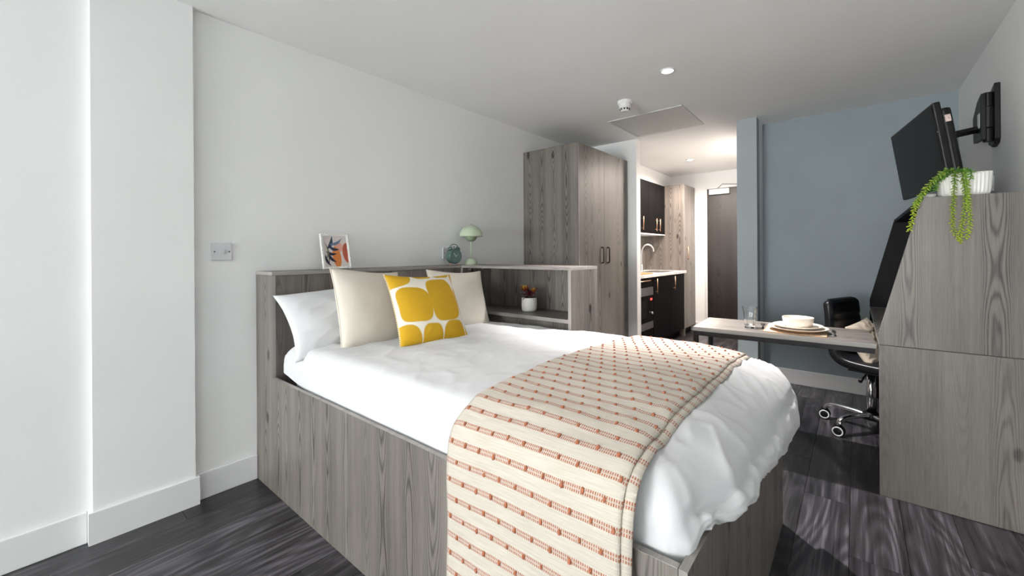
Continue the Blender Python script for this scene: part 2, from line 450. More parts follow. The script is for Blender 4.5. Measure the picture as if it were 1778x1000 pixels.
# floor: a slab with every plank of it
fl = struct('floor', BX(-0.1, RX + 0.1, BY - 0.1, FY + 0.1, -0.06, -0.004, 1, edge=False), M['black_lam'], 'dark charcoal wood-look plank floor', 'floor')
PW, PL = 0.178, 1.22
plank_mesh = {}
def plank(x0, x1, y0, y1):
    g = 0.0007
    bm = bmesh.new(); uvl = bm.loops.layers.uv.verify()
    w, l = x1 - x0 - 2 * g, y1 - y0 - 2 * g
    key = (round(w, 3), round(l, 3))
    if key not in plank_mesh:
        b = 0.0010
        v = [bm.verts.new(p) for p in ((0, 0, -0.004), (w, 0, -0.004), (w, l, -0.004), (0, l, -0.004), (0, 0, -b), (w, 0, -b), (w, l, -b), (0, l, -b), (b, b, 0), (w - b, b, 0), (w - b, l - b, 0), (b, l - b, 0))]
        fs = [(8, 9, 10, 11)] + [(i, (i + 1) % 4, 4 + (i + 1) % 4, 4 + i) for i in range(4)] + [(4 + i, 4 + (i + 1) % 4, 8 + (i + 1) % 4, 8 + i) for i in range(4)]
        for ii in fs:
            f = bm.faces.new([v[i] for i in ii])
            for lp in f.loops: lp[uvl].uv = (lp.vert.co.x, lp.vert.co.y)
        me = bpy.data.meshes.new('plank'); bm.to_mesh(me); me.materials.append(M['floor']); plank_mesh[key] = me
    bm.free()
    o = bpy.data.objects.new('plank', plank_mesh[key]); COL.objects.link(o); o.parent = fl
    o.location = (x0 + g, y0 + g, 0)
offs = [0.0, 0.42, 0.84, 0.21, 0.63, 1.03]
i = 0; x = -0.03
while x < RX:
    y = BY - offs[i % 6]
    while y < FY:
        a, b = max(y, BY), min(y + PL, FY)
        x1 = min(x + PW, RX)
        if b - a > 0.03: plank(max(x, 0.0), x1, a, b)
        y += PL
    x += PW; i += 1

struct('ceiling', BX(-0.1, RX + 0.1, BY - 0.1, FY + 0.1, CZ, CZ + 0.1, 1, edge=False), M['ceil'], 'smooth white ceiling', 'ceiling')
struct('wall_left', BX(-0.1, 0, BY - 0.1, FY + 0.1, 0, CZ, 2, edge=False), M['wall'], 'long white wall behind the headboard and wardrobe', 'wall')
struct('wall_right', BX(RX, RX + 0.1, BY - 0.1, GY + 0.1, 0, CZ, 2, edge=False), M['wall'], 'white wall that carries the television bracket', 'wall')
struct('wall_grey', BX(1.815, RX, GY, GY + 0.1, 0, CZ, 2, edge=False), M['greywall'], 'slate blue painted wall behind the black office chair', 'wall')
struct('pillar', BX(0, 0.034, 0.206, 0.556, 0, CZ, 2, edge=False), M['wall'], 'shallow white pillar on the long white wall', 'pillar')
struct('wall_partition', BX(0, 0.711, 4.203, 4.30, 0, CZ, 2, edge=False), M['wall'], 'white partition end between wardrobe and kitchenette', 'wall')
struct('wall_passage', BX(1.656, 1.815, 4.345, FY, 0, CZ, 2, edge=False), M['wall'], 'white side wall of the kitchenette passage', 'wall')
struct('wall_corridor', BX(1.656, 1.815, 4.222, 4.345, 0, CZ, 2, edge=False), M['greycol'], 'pale slate blue wall end beside the kitchenette opening', 'wall')
struct('wall_far', BX(0, 1.656, FY, FY + 0.1, 0, CZ, 2, edge=False), M['wall'], 'white far wall round the dark entrance door', 'wall')
struct('trim_1', BX(0, 0.225, 4.30, FY, 2.19, CZ, 1, edge=False), M['wall'], 'white boxed-in soffit above the black wall cabinets', 'soffit')
# rear wall with the window that lights the room (behind the camera)
bm = bmesh.new()
WX0, WX1, WZ0, WZ1 = 0.08, 2.08, 0.45, 2.22
for a in ((-0.1, WX0, 0, CZ), (WX1, RX + 0.1, 0, CZ), (WX0, WX1, 0, WZ0), (WX0, WX1, WZ1, CZ)):
    box(bm, a[0], a[1], BY - 0.1, BY, a[2], a[3], edge=False)
struct('wall_rear', bm, M['wall'], 'white wall with the window that lights the room', 'wall')
wf = thing('window_1', 'white framed window in the rear wall', 'window', (1.08, BY - 0.05, 0.45), kind='structure')
for a in ((WX0, WX0 + 0.05, WZ0, WZ1), (WX1 - 0.05, WX1, WZ0, WZ1), (WX0, WX1, WZ0, WZ0 + 0.05), (WX0, WX1, WZ1 - 0.05, WZ1), (1.05, 1.11, WZ0, WZ1)):
    obj('window_frame', BX(a[0], a[1], BY - 0.08, BY - 0.03, a[2], a[3], edge=False), M['white_plastic'], wf, world=True)

obj('pane', BX(WX0 + 0.0505, 1.0495, BY - 0.060, BY - 0.054, WZ0 + 0.0505, WZ1 - 0.0505, edge=False), M['glass'], wf, world=True)
obj('pane', BX(1.1105, WX1 - 0.0505, BY - 0.060, BY - 0.054, WZ0 + 0.0505, WZ1 - 0.0505, edge=False), M['glass'], wf, world=True)

# skirting boards
SK = 0.132; ST = 0.014
def skirting(name, x0, x1, y0, y1, label, zt=SK):
    bm = BX(x0, x1, y0, y1, 0, zt, 0, edge=False)
    return struct(name, bm, M['skirt'], label, 'skirting board', bevel=0.004)
skirting('baseboard_left', 0, ST, BY, 0.206 - ST, 'white skirting left of the shallow pillar')
bm = bmesh.new()
box(bm, 0.034, 0.034 + ST, 0.206 - ST, 0.556 + ST, 0, SK, 0, edge=False)
box(bm, 0, 0.034, 0.206 - ST, 0.206, 0, SK, 0, edge=False); box(bm, 0, 0.034, 0.556, 0.556 + ST, 0, SK, 0, edge=False)
struct('baseboard_pillar', bm, M['skirt'], 'white skirting wrapped round the shallow pillar', 'skirting board')
skirting('baseboard_bed', 0, ST, 0.556 + ST, 0.8325, 'white skirting between pillar and bed')
skirting('baseboard_grey', 1.815, 2.57, GY - ST, GY, 'white skirting along the slate blue wall')
skirting('baseboard_far', 0.59, 0.70, FY - ST, FY, 'short white skirting beside the entrance door')
skirting('baseboard_right', RX - ST, RX, BY, 2.715, 'white skirting along the television wall')

# ================================================================== CEILING THINGS
def downlight(x, y, mat, power, color, label, beam=86):
    t = thing('downlight', label, 'ceiling light', (x, y, CZ), group='recessed ceiling downlights')
    obj('trim_ring', LA([(0.046, -0.0005), (0.046, -0.006), (0.040, -0.009), (0.034, -0.006), (0.034, -0.0005)], 32, cap=False), M['white_plastic'], t, smooth=True)
    obj('lamp', LA([(0.0335, -0.001), (0.031, -0.005), (0.0, -0.007)], 32), mat, t, smooth=True)
    l = bpy.data.lights.new('downlight_beam', 'SPOT'); l.energy = power; l.color = color
    l.spot_size = R(beam); l.spot_blend = 0.6; l.shadow_soft_size = 0.022
    lo = bpy.data.objects.new('downlight_beam', l); COL.objects.link(lo); lo.parent = t; lo.location = (0, 0, -0.035)
downlight(1.539, 2.761, M['lamp_cool'], DOWNLIGHT_POWER, (1.0, 0.95, 0.93), 'lit round downlight over the bed end')
downlight(1.52, 0.45, M['lamp_cool'], DOWNLIGHT_POWER * 0.09, (1.0, 0.95, 0.93), 'added out-of-view fill downlight above the bed, nearer the window')  # added lamp outside the view, brightens bed and floor
downlight(0.839, 5.608, M['lamp_warm'], KITCHEN_POWER, (1.0, 0.86, 0.77), 'lit round downlight over the kitchenette passage', 170)
downlight(1.555, 5.20, M['lamp_warm'], KITCHEN_POWER, (1.0, 0.86, 0.77), 'added hidden fill downlight behind the slate blue wall end', 170)  # extra lamp hidden by the wall end, added to brighten the kitchenette

t = thing('smoke_detector', 'white round smoke detector on the ceiling', 'smoke detector', (1.083, 3.106, CZ))
obj('base_plate', LA([(0.0, 0), (0.056, 0), (0.056, -0.022), (0.053, -0.026), (0.0, -0.026)], 36), M['white_plastic'], t, smooth=False)
obj('sensor_head', LA([(0.0, -0.026), (0.050, -0.026), (0.049, -0.048), (0.044, -0.056), (0.038, -0.058), (0.036, -0.072), (0.028, -0.082), (0.0, -0.083)], 36), M['white_plastic'], t)
for k in range(10):
    a = 2 * PI * k / 10
    bm = BX(-0.007, 0.007, -0.003, 0.003, -0.072, -0.059, edge=False)
    bmesh.ops.rotate(bm, verts=bm.verts, cent=(0, 0, 0), matrix=Matrix.Rotation(a + PI / 2, 3, 'Z'))
    bmesh.ops.translate(bm, verts=bm.verts, vec=(0.0355 * math.cos(a), 0.0355 * math.sin(a), 0))
    obj('vent_slot', bm, M['slot'], t)

t = thing('access_panel', 'square grey access hatch in the ceiling', 'access panel', (1.08, 3.80, CZ))
X0, X1, Y0, Y1 = -0.325, 0.325, -0.325, 0.325
obj('hatch', BX(X0 + 0.02, X1 - 0.02, Y0 + 0.02, Y1 - 0.02, -0.004, 0, edge=False), M['panelgrey'], t, bevel=0.001)
for a in ((X0, X1, Y0, Y0 + 0.018), (X0, X1, Y1 - 0.018, Y1), (X0, X0 + 0.018, Y0 + 0.018, Y1 - 0.018), (X1 - 0.018, X1, Y0 + 0.018, Y1 - 0.018)):
    obj('frame_strip', BX(a[0], a[1], a[2], a[3], -0.008, 0, edge=False), M['panelgrey'], t, bevel=0.001)
obj('lock', LA([(0.009, -0.004), (0.009, -0.007), (0.0, -0.0075)], 16, (0.06, 0.27, 0)), M['white_plastic'], t)

# ================================================================== BED
BYN, BYF, BXF, RZ = 0.833, 2.165, 2.235, 0.577
HT = 1.113
bed = thing('bed', 'grey wood storage bed with tall boxed headboard', 'bed', (1.1, 1.5, 0))
obj('side_panel', prism([(0.002, 0), (2.216, 0), (2.216, RZ), (0.215, RZ), (0.215, HT - 0.0185), (0.002, HT - 0.0185)], 1, BYN, BYN + 0.018), W2, bed, world=True, bevel=0.0008)
obj('side_panel', prism([(0.215, 0), (2.216, 0), (2.216, RZ), (0.215, RZ)], 1, BYF - 0.019, BYF - 0.001), W2, bed, world=True, bevel=0.0008)
obj('foot_panel', BX(2.217, BXF, BYN, BYF, 0, RZ), W2, bed, world=True, bevel=0.0008)
obj('headboard', BX(0.195, 0.213, BYN + 0.0185, 2.133, 0.25, HT - 0.0185), W2, bed, world=True)
obj('headboard_top', BX(0.002, 0.219, BYN, 2.1335, HT - 0.018, HT, 1), W2, bed, world=True, bevel=0.0008)
obj('base_board', BX(0.2135, 2.2165, BYN + 0.0185, BYF - 0.0195, 0.28, 0.30, 0), W2, bed, world=True)
mt = obj('mattress', BX(0.24, 2.10, 0.915, 2.09, 0.302, 0.64, edge=False), M['linen'], None, bevel=0.06)
tag(mt, 'white mattress hidden under the duvet inside the bed box', 'mattress')

# shelf unit beside the bed
sh = thing('bedside_shelf', 'low grey wood shelf unit joined to the headboard corner', 'shelf', (0.6, 2.3, 0))
SX1, SY0, SY1 = 1.172, 2.137, 2.468
obj('top', BX(0.002, SX1, SY0 - 0.002, SY1, HT - 0.018, HT, 0), W2, sh, world=True, bevel=0.0008)
obj('end_panel', BX(SX1 - 0.022, SX1, SY0, SY1, 0, HT - 0.0185), W2, sh, world=True, bevel=0.0008)
obj('upright', BX(0.216, 0.234, SY0, SY1 - 0.02, 0.0, HT - 0.0185), W2, sh, world=True, bevel=0.0008)
obj('back_panel', BX(0.002, SX1 - 0.0225, SY1 - 0.018, SY1 - 0.001, 0.0, HT - 0.0185), W2, sh, world=True)
obj('shelf', BX(0.2345, SX1 - 0.0225, SY0, SY1 - 0.0185, 0.772, 0.796, 0), W2, sh, world=True, bevel=0.0008)
obj('lower_panel', BX(0.2345, SX1 - 0.0225, 2.1665, 2.184, 0.0, 0.7715), W2, sh, world=True)
for y in (2.20, 2.215, 2.345, 2.36):
    obj('screw_cap', LA([(0.004, 0.0), (0.004, 0.002), (0.0, 0.0024)], 10, (0.234, y, 1.082), 'x'), M['white_plastic'], sh, world=True)

# ================================================================== DUVET
def duvet_boundary():
    # x, y, hem height : the outline of the top, run round the bed
    pts = [(0.245, 0.875, .60), (0.55, 0.866, .56), (1.0, 0.864, .56), (1.5, 0.862, .56), (1.95, 0.866, .54), (2.13, 0.864, .50),
           (2.185, 0.868, .48), (2.208, 0.890, .48), (2.222, 0.975, .585), (2.262, 1.10, .548), (2.268, 1.25, .520), (2.272, 1.40, .545), (2.278, 1.52, .505), (2.284, 1.70, .50), (2.290, 1.83, .455), (2.29, 1.95, .47), (2.285, 2.05, .43),
           (2.25, 2.15, .44), (2.17, 2.19, .44), (1.9, 2.195, .45), (1.5, 2.195, .46), (1.26, 2.185, .47), (1.16, 2.125, .62), (0.9, 2.118, .62), (0.5, 2.118, .62), (0.245, 2.115, .62)]
    P = np.array(pts); n = len(P); out = []
    d = np.r_[0, np.cumsum(np.hypot(*(np.diff(np.vstack([P, P[:1]])[:, :2], axis=0).T)))]
    for i in range(n):
        p0, p1, p2, p3 = P[(i - 1) % n], P[i], P[(i + 1) % n], P[(i + 2) % n]
        k = max(2, int((d[i + 1] - d[i]) / 0.011))
        for j in range(k):
            t = j / k; lin = p1 + (p2 - p1) * t
            if np.hypot(*(p2 - p1)[:2]) > 0.3: out.append(lin); continue
            c = 0.5 * ((2 * p1) + (p2 - p0) * t + (2 * p0 - 5 * p1 + 4 * p2 - p3) * t * t + (3 * p1 - p0 - 3 * p2 + p3) * t ** 3)
            out.append(0.6 * c + 0.4 * lin)
    return np.array(out)
DB = duvet_boundary()
def nz(x, y, z, s=0): return noise.noise(Vector((x, y, z + s * 17.3)))
def bdist(x, y):
    d2 = (DB[:, 0] - x) ** 2 + (DB[:, 1] - y) ** 2
    return math.sqrt(d2.min())
def duvet_z(x, y, wr=1.0):
    d = bdist(x, y)
    Rr = 0.085 + 0.17 * float(sstep(x, 1.85, 2.25))
    zb = 0.63 - 0.015 * float(sstep(x, 1.9, 2.2))
    top = 0.740 + 0.026 * math.exp(-((y - 1.5) / 0.42) ** 2) * float(sstep(x, 0.5, 1.0)) - 0.012 * float(sstep(x, 1.9, 2.2))
    t = min(1.0, d / Rr)
    z = zb + (top - zb) * (1 - (1 - t) ** 2.4) ** (1 / 2.0)
    if wr:
        n1 = nz(x * 2.1, y * 2.6, 0.3)
        n2 = nz(x * 2.2 + 2 * y, y * 7.5, 2.1)
        n3 = nz(x * 13 + 4 * n1, y * 8 - 5 * x, 4.4)
        rid = 1 - abs(nz(x * 3.1 + 1.5 * y + n1, y * 5.2 - 1.6 * x, 7.7)) * 2.0
        rid2 = 1 - abs(nz(x * 6.3 - 2 * y, y * 3.1 + 3 * x + n1, 9.2)) * 2.2
        foot = float(sstep(x, 1.9, 2.15))
        q1 = 1 - abs(nz(x * 5.0 + 0.6 * n1, y * 7.0 + 3.0 * x, 12.2)) * 2.2
        q2 = 1 - abs(nz(x * 9.0 - 4 * y + n1, y * 7.0 + 5 * x, 15.2)) * 2.2
        z += wr * (0.010 * n1 + 0.005 * n2 + 0.0022 * n3 + 0.004 * max(rid, 0) ** 2 + 0.003 * max(rid2, 0) ** 2 + foot * (0.010 * nz(x * 7, y * 9, 3.3) + 0.0055 * max(q1, 0) ** 3 + 0.005 * max(q2, 0) ** 4) + 0.002 * max(q2, 0) ** 4)
    return z
def build_duvet():
    n = len(DB); c = np.array([1.25, 1.5])
    rings = [0.0005] + list(1 - (1 - np.linspace(0.02, 1, 62)) ** 1.35)
    FL = 22
    P = np.zeros((n, len(rings) + FL, 3))
    tan = np.roll(DB[:, :2], -1, 0) - np.roll(DB[:, :2], 1, 0); tan /= np.hypot(tan[:, 0], tan[:, 1])[:, None]
    nor = np.stack([tan[:, 1], -tan[:, 0]], 1)
    arc = np.cumsum(np.hypot(*np.diff(np.vstack([DB[-1:, :2], DB[:, :2]]), axis=0).T))
    for i in range(n):
        b = DB[i, :2]
        # the middle is a line along the bed, so rows near the rim stay parallel to it
        core = np.array([min(max(b[0], 0.80), 1.70), 1.5])
        for k, r in enumerate(rings):
            p = core + (b - core) * r
            P[i, k] = (p[0], p[1], duvet_z(p[0], p[1]))
        bx, by = b; zb = P[i, len(rings) - 1, 2]; hem = DB[i, 2]
        footness = float(sstep(np.array(bx), 2.15, 2.25))
        hang = footness if by < 2.17 else 1.0
        a = arc[i]
        fold = nz(a * 6.0, 0, 1.1) * 0.6 + nz(a * 15.0, 0.5, 5.1) * 0.4
        hem2 = hem + hang * (0.030 * nz(a * 5.5, 2.2, 0.4) + 0.012 * nz(a * 17, 1.2, 0.9))
        for k in range(1, FL + 1):
            w = k / FL
            prof = math.sin(PI * min(1, w * 1.15) ** 0.8) * 0.022 * hang
            tuck = (w ** 3) * 0.012 * hang
            amp = (0.25 + 0.75 * w) * 0.020 * hang + 0.002
            rg = 1 - abs(nz(a * 5.0 + w * 0.9, w * 0.9, 6.6)) * 2.3; rg2 = 1 - abs(nz(a * 13.0 - w * 2.4, w * 2.0, 2.6)) * 2.3
            fine = (nz(bx * 14, by * 14, zb + w * 2.0, 3) * 0.005 + 0.008 * max(rg, 0) ** 3 + 0.004 * max(rg2, 0) ** 3) * hang
            off = prof - tuck + amp * fold + fine
            if by < 0.95 and hang < 0.5: off = min(off, 0.004)
            if bx < 0.3: off = 0
            if by > 2.1 and bx < 1.2: off = min(off, 0.002)
            if hang > 0.5 and bx > 2.2 and by > 0.97:
                off = max(off, 0.004 + 2.241 - bx) if bx < 2.24 else max(off, -(bx - 2.241))
            z = zb + (hem2 - zb) * w
            P[i, len(rings) - 1 + k] = (bx + nor[i, 0] * off, by + nor[i, 1] * off, z)
    me = grid_mesh('duvet', P, closed_u=True)
    bm = bmesh.new(); bm.from_mesh(me); bmesh.ops.remove_doubles(bm, verts=bm.verts, dist=1e-5)
    bmesh.ops.recalc_face_normals(bm, faces=bm.faces); bm.to_mesh(me); bm.free()
    me.polygons.foreach_set('use_smooth', [True] * len(me.polygons))
    o = mesh_obj('duvet', me, M['linen'])
    tag(o, 'puffy plain white duvet spread over the bed', 'duvet')
    return o
build_duvet()

# ================================================================== THROW
def build_throw():
    # path across the bed: from near the floor on the near side, up over the rail, across, down the far side
    side = [(0.806, 0.05), (0.806, 0.20), (0.807, 0.40), (0.806, 0.54), (0.808, 0.60), (0.814, 0.655), (0.834, 0.702)]
    ys = np.linspace(0.875, 2.14, 70)
    def path(x, lift):
        pts = [(y - lift * 0.9, z) for y, z in side]
        for y in ys:
            zz = max(duvet_z(min(x, 2.16), y, 0.75), 0.715 + 0.02 * min(1, (y - 0.86) / 0.1)) if y < 1.0 else duvet_z(min(x, 2.16), y, 0.75)
            if x > 2.02: zz = max(zz, duvet_z(2.02, y, 0.75) - 0.25 * (x - 2.02))
            pts.append((y, zz + 0.009 + lift))
        pts += [(2.19, 0.70 + lift), (2.212 + lift, 0.655), (2.216 + lift, 0.60), (2.217 + lift, 0.55)]
        return np.array(pts)
    root = thing('throw_blanket', 'cream throw with terracotta dashes laid across the bed end', 'blanket', (1.85, 1.5, 0))
    NS = 420
    def sheet(x0, x1, lift, nx, name, ph):
        xs = np.linspace(x0, x1, nx); P = np.zeros((nx, NS, 3)); UV = np.zeros((nx, NS, 2))
        for i, x in enumerate(xs):
            p = path(x, lift)
            d = np.r_[0, np.cumsum(np.hypot(*np.diff(p, axis=0).T))]
            s = np.linspace(0, d[-1], NS)
            y = np.interp(s, d, p[:, 0]); z = np.interp(s, d, p[:, 1])
            for _ in range(10):
                y[1:-1] = 0.25 * y[:-2] + 0.5 * y[1:-1] + 0.25 * y[2:]; z[1:-1] = 0.25 * z[:-2] + 0.5 * z[1:-1] + 0.25 * z[2:]
            e = 2 * i / (nx - 1) - 1
            for j in range(NS):
                hang = max(0, 1 - s[j] / 0.55)
                wob = hang * 0.006 * nz(x * 9, s[j] * 2.0, 1.0 + ph) + 0.002 * nz(x * 8, s[j] * 8, 3.0 + ph)
                roll_ = -0.005 * max(0, abs(e) - 0.93) / 0.07
                dx = 0.006 * nz(0.0, s[j] * 4, 2.0 + ph) + 0.010 * nz(1.0, s[j] * 1.6, ph)
                if s[j] < 0.65: P[i, j] = (x + dx, y[j] - wob - roll_ * 0.5, z[j])
                else: P[i, j] = (x + dx, y[j], z[j] + wob + roll_)
                UV[i, j] = (x, s[j] + 0.008 * nz(x * 3.5, s[j] * 2.2, 5.0 + ph) - 0.010 * (x - x0))
        me = grid_mesh(name, P, uv=UV)
        o = mesh_obj(name, me, M['throw'], root)
        for v in me.vertices: v.co -= Vector(root.location)
        so = o.modifiers.new('thickness', 'SOLIDIFY'); so.thickness = 0.005; so.offset = 1.0 if False else -1.0
        return P, UV
    P1, U1 = sheet(1.572, 2.110, 0.010, 46, 'top_layer', 0.0)
    P2, U2 = sheet(1.60, 2.131, 0.001, 36, 'under_layer', 9.0)
    # yarn tufts woven on each dashed line of the two layers
    bm = bmesh.new()
    def tufts(P, U, x0, x1, pitch, vmin):
        nx, ns = P.shape[:2]
        row = 0
        vmax = U[:, :, 1].max()
        k = 0
        while True:
            vt = 0.0535 * (k + 0.5)
            k += 1
            if vt > vmax - 0.1: break
            if vt < 0.12: continue
            x = x0 + 0.018 + (0.5 * pitch if k % 2 else 0)
            while x < x1 - 0.004:
                fi = (x - x0) / (x1 - x0) * (nx - 1); i0 = min(nx - 2, int(fi))
                j = int(np.argmin(np.abs(U[i0, :, 1] - vt))); j = min(max(j, 1), ns - 2)
                p = Vector(P[i0, j] * (1 - (fi - i0)) + P[i0 + 1, j] * (fi - i0))
                tv = Vector(P[i0, j + 1] - P[i0, j - 1]).normalized()
                tu = Vector(P[i0 + 1, j] - P[i0, j]).normalized()
                nn = tu.cross(tv).normalized()
                if nn.z < 0 and abs(nn.z) > 0.2: nn = -nn
                if abs(nn.z) <= 0.2 and nn.y > 0 and p.y < 1.5: nn = -nn
                rot = Matrix((tu, tv, nn)).transposed()
                s = random.uniform(0.85, 1.15)
                blob(bm, p + nn * 0.0012 - Vector(root.location), 0.0045 * s, 0.0075 * s, 0.0042 * s, 7, 4, rot)
                x += pitch
    tufts(P1, U1, 1.572, 2.110, 0.0533, 0)
    obj('yarn_tufts', bm, M['tuft'], root, 'raised terracotta yarn tufts', 'stuff', smooth=True)
build_throw()

# ================================================================== CUSHIONS AND PILLOWS
def cushion(name, label, cat, W, H, T, C, yaw, tilt, roll, mat, n=48, ears=0.07, power=2.4, wr=0.006, seed=0, printfn=None, group=None, piping=None, sag=0.0):
    u = np.linspace(-1, 1, n); U, V = np.meshgrid(u, u, indexing='ij')
    ex = W / 2 * U * (1 - ears * (1 - V ** 2) * np.abs(U) ** 2)
    ez = H / 2 * V * (1 - ears * (1 - U ** 2) * np.abs(V) ** 2)
    th = T / 2 * np.clip(1 - np.abs(U) ** power, 0, 1) ** 0.55 * np.clip(1 - np.abs(V) ** power, 0, 1) ** 0.55
    w1 = np.zeros_like(U); w2 = np.zeros_like(U)
    for i in range(n):
        for j in range(n):
            a, b = U[i, j], V[i, j]
            edge = max(abs(a), abs(b))
            rad = math.atan2(b, a)
            q = nz(a * 2.2 + seed, b * 2.2, seed * 1.7) * wr * 1.6
            q += (1 - abs(nz(a * 1.6 + b + seed, b * 3.4 - a, 3 + seed)) * 2) ** 3 * wr * 0.8
            q += nz(rad * 5.0 + seed, edge * 0.7, 8 + seed) * wr * 1.5 * edge ** 3
            fade = (1 - edge ** 6)
            w1[i, j] = q * fade; w2[i, j] = nz(a * 2 + 5, b * 2, seed + 9) * wr * fade
    slump = sag * (1 - V) / 2 * (1 - np.abs(U) ** 2)
    yf = -(th * (1 + slump * 0.8) + w1); yb = th + w2
    ez = ez + 0.010 * np.sin(U * 2.1 + seed) * (np.abs(V) ** 3) * (H / 0.4) * (1 if sag else 0.5)
    F = np.stack([ex, yf, ez], -1); B = np.stack([ex, yb, ez], -1)
    off = Vector((0, 0, 0))
    # origin of the thing at the foot of the cushion
    c = None
    if printfn is not None: c = printfn((U + 1) / 2, (1 - V) / 2)
    me1 = grid_mesh(name, F, color=c); 
    cb = None if c is None else np.broadcast_to(np.array((0.80, 0.76, 0.64)), F.shape).copy()
    if c is not None:
        chk = ((np.floor((U + 1) * 60) + np.floor((V + 1) * 60)) % 2)[..., None]
        cb = cb
    me2 = grid_mesh(name, B, flip=True, color=cb)
    bm = bmesh.new(); bm.from_mesh(me1); bm.from_mesh(me2)
    bmesh.ops.remove_doubles(bm, verts=bm.verts, dist=1e-5); bmesh.ops.recalc_face_normals(bm, faces=bm.faces)
    me = bpy.data.meshes.new(name); bm.to_mesh(me); bm.free()
    bpy.data.meshes.remove(me1); bpy.data.meshes.remove(me2)
    me.polygons.foreach_set('use_smooth', [True] * len(me.polygons))
    o = mesh_obj(name, me, mat); tag(o, label, cat, group)
    o.rotation_euler = (Matrix.Rotation(yaw, 3, 'Z') @ Matrix.Rotation(tilt, 3, 'X') @ Matrix.Rotation(roll, 3, 'Y')).to_euler()
    o.location = C
    # a rolled seam along the rim
    rim = [F[i, 0] for i in range(n)] + [F[-1, j] for j in range(1, n)] + [F[i, -1] for i in range(n - 2, -1, -1)] + [F[0, j] for j in range(n - 2, 0, -1)]
    if piping:
        bm = bmesh.new(); rim2 = rim + [rim[0]]
        tube(bm, rim2, 0.0028, 6)
        so = obj('seam_piping', bm, piping[0], o, piping[1], smooth=True)
        if printfn is not None:
            ca = so.data.color_attributes.new('print', 'FLOAT_COLOR', 'POINT')
            for k, vv in enumerate(so.data.vertices):
                ca.data[k].color = (0.80, 0.76, 0.64, 1) if (k // 6) % 4 < 2 else (0.62, 0.37, 0.02, 1)
    return o

def rrect(u, v, x0, x1, y0, y1, r):
    cx, cy = (x0 + x1) / 2, (y0 + y1) / 2
    qx = np.abs(u - cx) - (x1 - x0) / 2 + r; qy = np.abs(v - cy) - (y1 - y0) / 2 + r
    return np.hypot(np.maximum(qx, 0), np.maximum(qy, 0)) + np.minimum(np.maximum(qx, qy), 0) - r
def mustard_print(u, v):
    d = np.full(u.shape, 9.0)
    uu = u + 0.012 * np.sin(v * 9); vv = v + 0.012 * np.sin(u * 8 + 1)
    # rows of pebble shapes: x0, x1, y0, y1, corner
    for x0, x1, y0, y1 in ((-0.42, 0.315, -0.42, 0.245), (0.325, 0.645, -0.34, 0.088), (0.655, 0.965, -0.32, 0.080), (0.962, 1.4, -0.3, 0.23),
              (0.022, 0.462, 0.258, 0.745), (0.456, 0.908, 0.118, 0.757), (0.912, 1.45, 0.225, 0.72),
              (-0.32, 0.288, 0.762, 1.40), (0.296, 0.582, 0.768, 1.36), (0.590, 0.948, 0.760, 1.40), (0.955, 1.4, 0.74, 1.45)):
        cx, cy, hx, hy = (x0 + x1) / 2, (y0 + y1) / 2, (x1 - x0) / 2, (y1 - y0) / 2
        q = (np.abs((uu - cx) / hx) ** 3.6 + np.abs((vv - cy) / hy) ** 3.6) ** (1 / 3.6)
        d = np.minimum(d, (q - 1) * min(hx, hy))
    t = sstep(d, 0.004, -0.004)[..., None]
    return (1 - t) * np.array((0.83, 0.79, 0.70)) + t * np.array((0.62, 0.365, 0.022))

cushion('pillow', 'white bed pillow leaning on the headboard, nearest the long white wall end', 'pillow', 0.64, 0.37, 0.16, (0.345, 1.150, 0.862), R(91), R(-34), R(-3), M['linen'], seed=1, ears=0.10, wr=0.006)
cushion('pillow', 'white bed pillow mostly hidden behind the right cream cushion', 'pillow', 0.58, 0.40, 0.13, (0.345, 1.80, 0.865), R(88), R(-36), R(2), M['linen'], seed=2, ears=0.08, wr=0.006)
cushion('cushion', 'cream square cushion propped before the white pillow, left of the mustard one', 'cushion', 0.43, 0.43, 0.15, (0.495, 1.225, 0.910), R(97), R(-19), R(4.5), M['cream'], seed=3, wr=0.0022, group='cream cushions', piping=(M['cream'], None))
cushion('cushion', 'cream square cushion right of the mustard one, next to the bedside shelf', 'cushion', 0.40, 0.40, 0.15, (0.485, 1.865, 0.902), R(75), R(-24), R(2.5), M['cream'], seed=4, wr=0.0022, group='cream cushions', piping=(M['cream'], None))
cushion('cushion', 'mustard yellow cushion with white pebble pattern in front', 'cushion', 0.405, 0.405, 0.14, (0.735, 1.405, 0.912), R(83), R(-32), R(3), M['mustard'], n=150, seed=5, wr=0.0022, printfn=mustard_print, piping=(M['mustard'], 'yellow and white whip-stitched edge'))

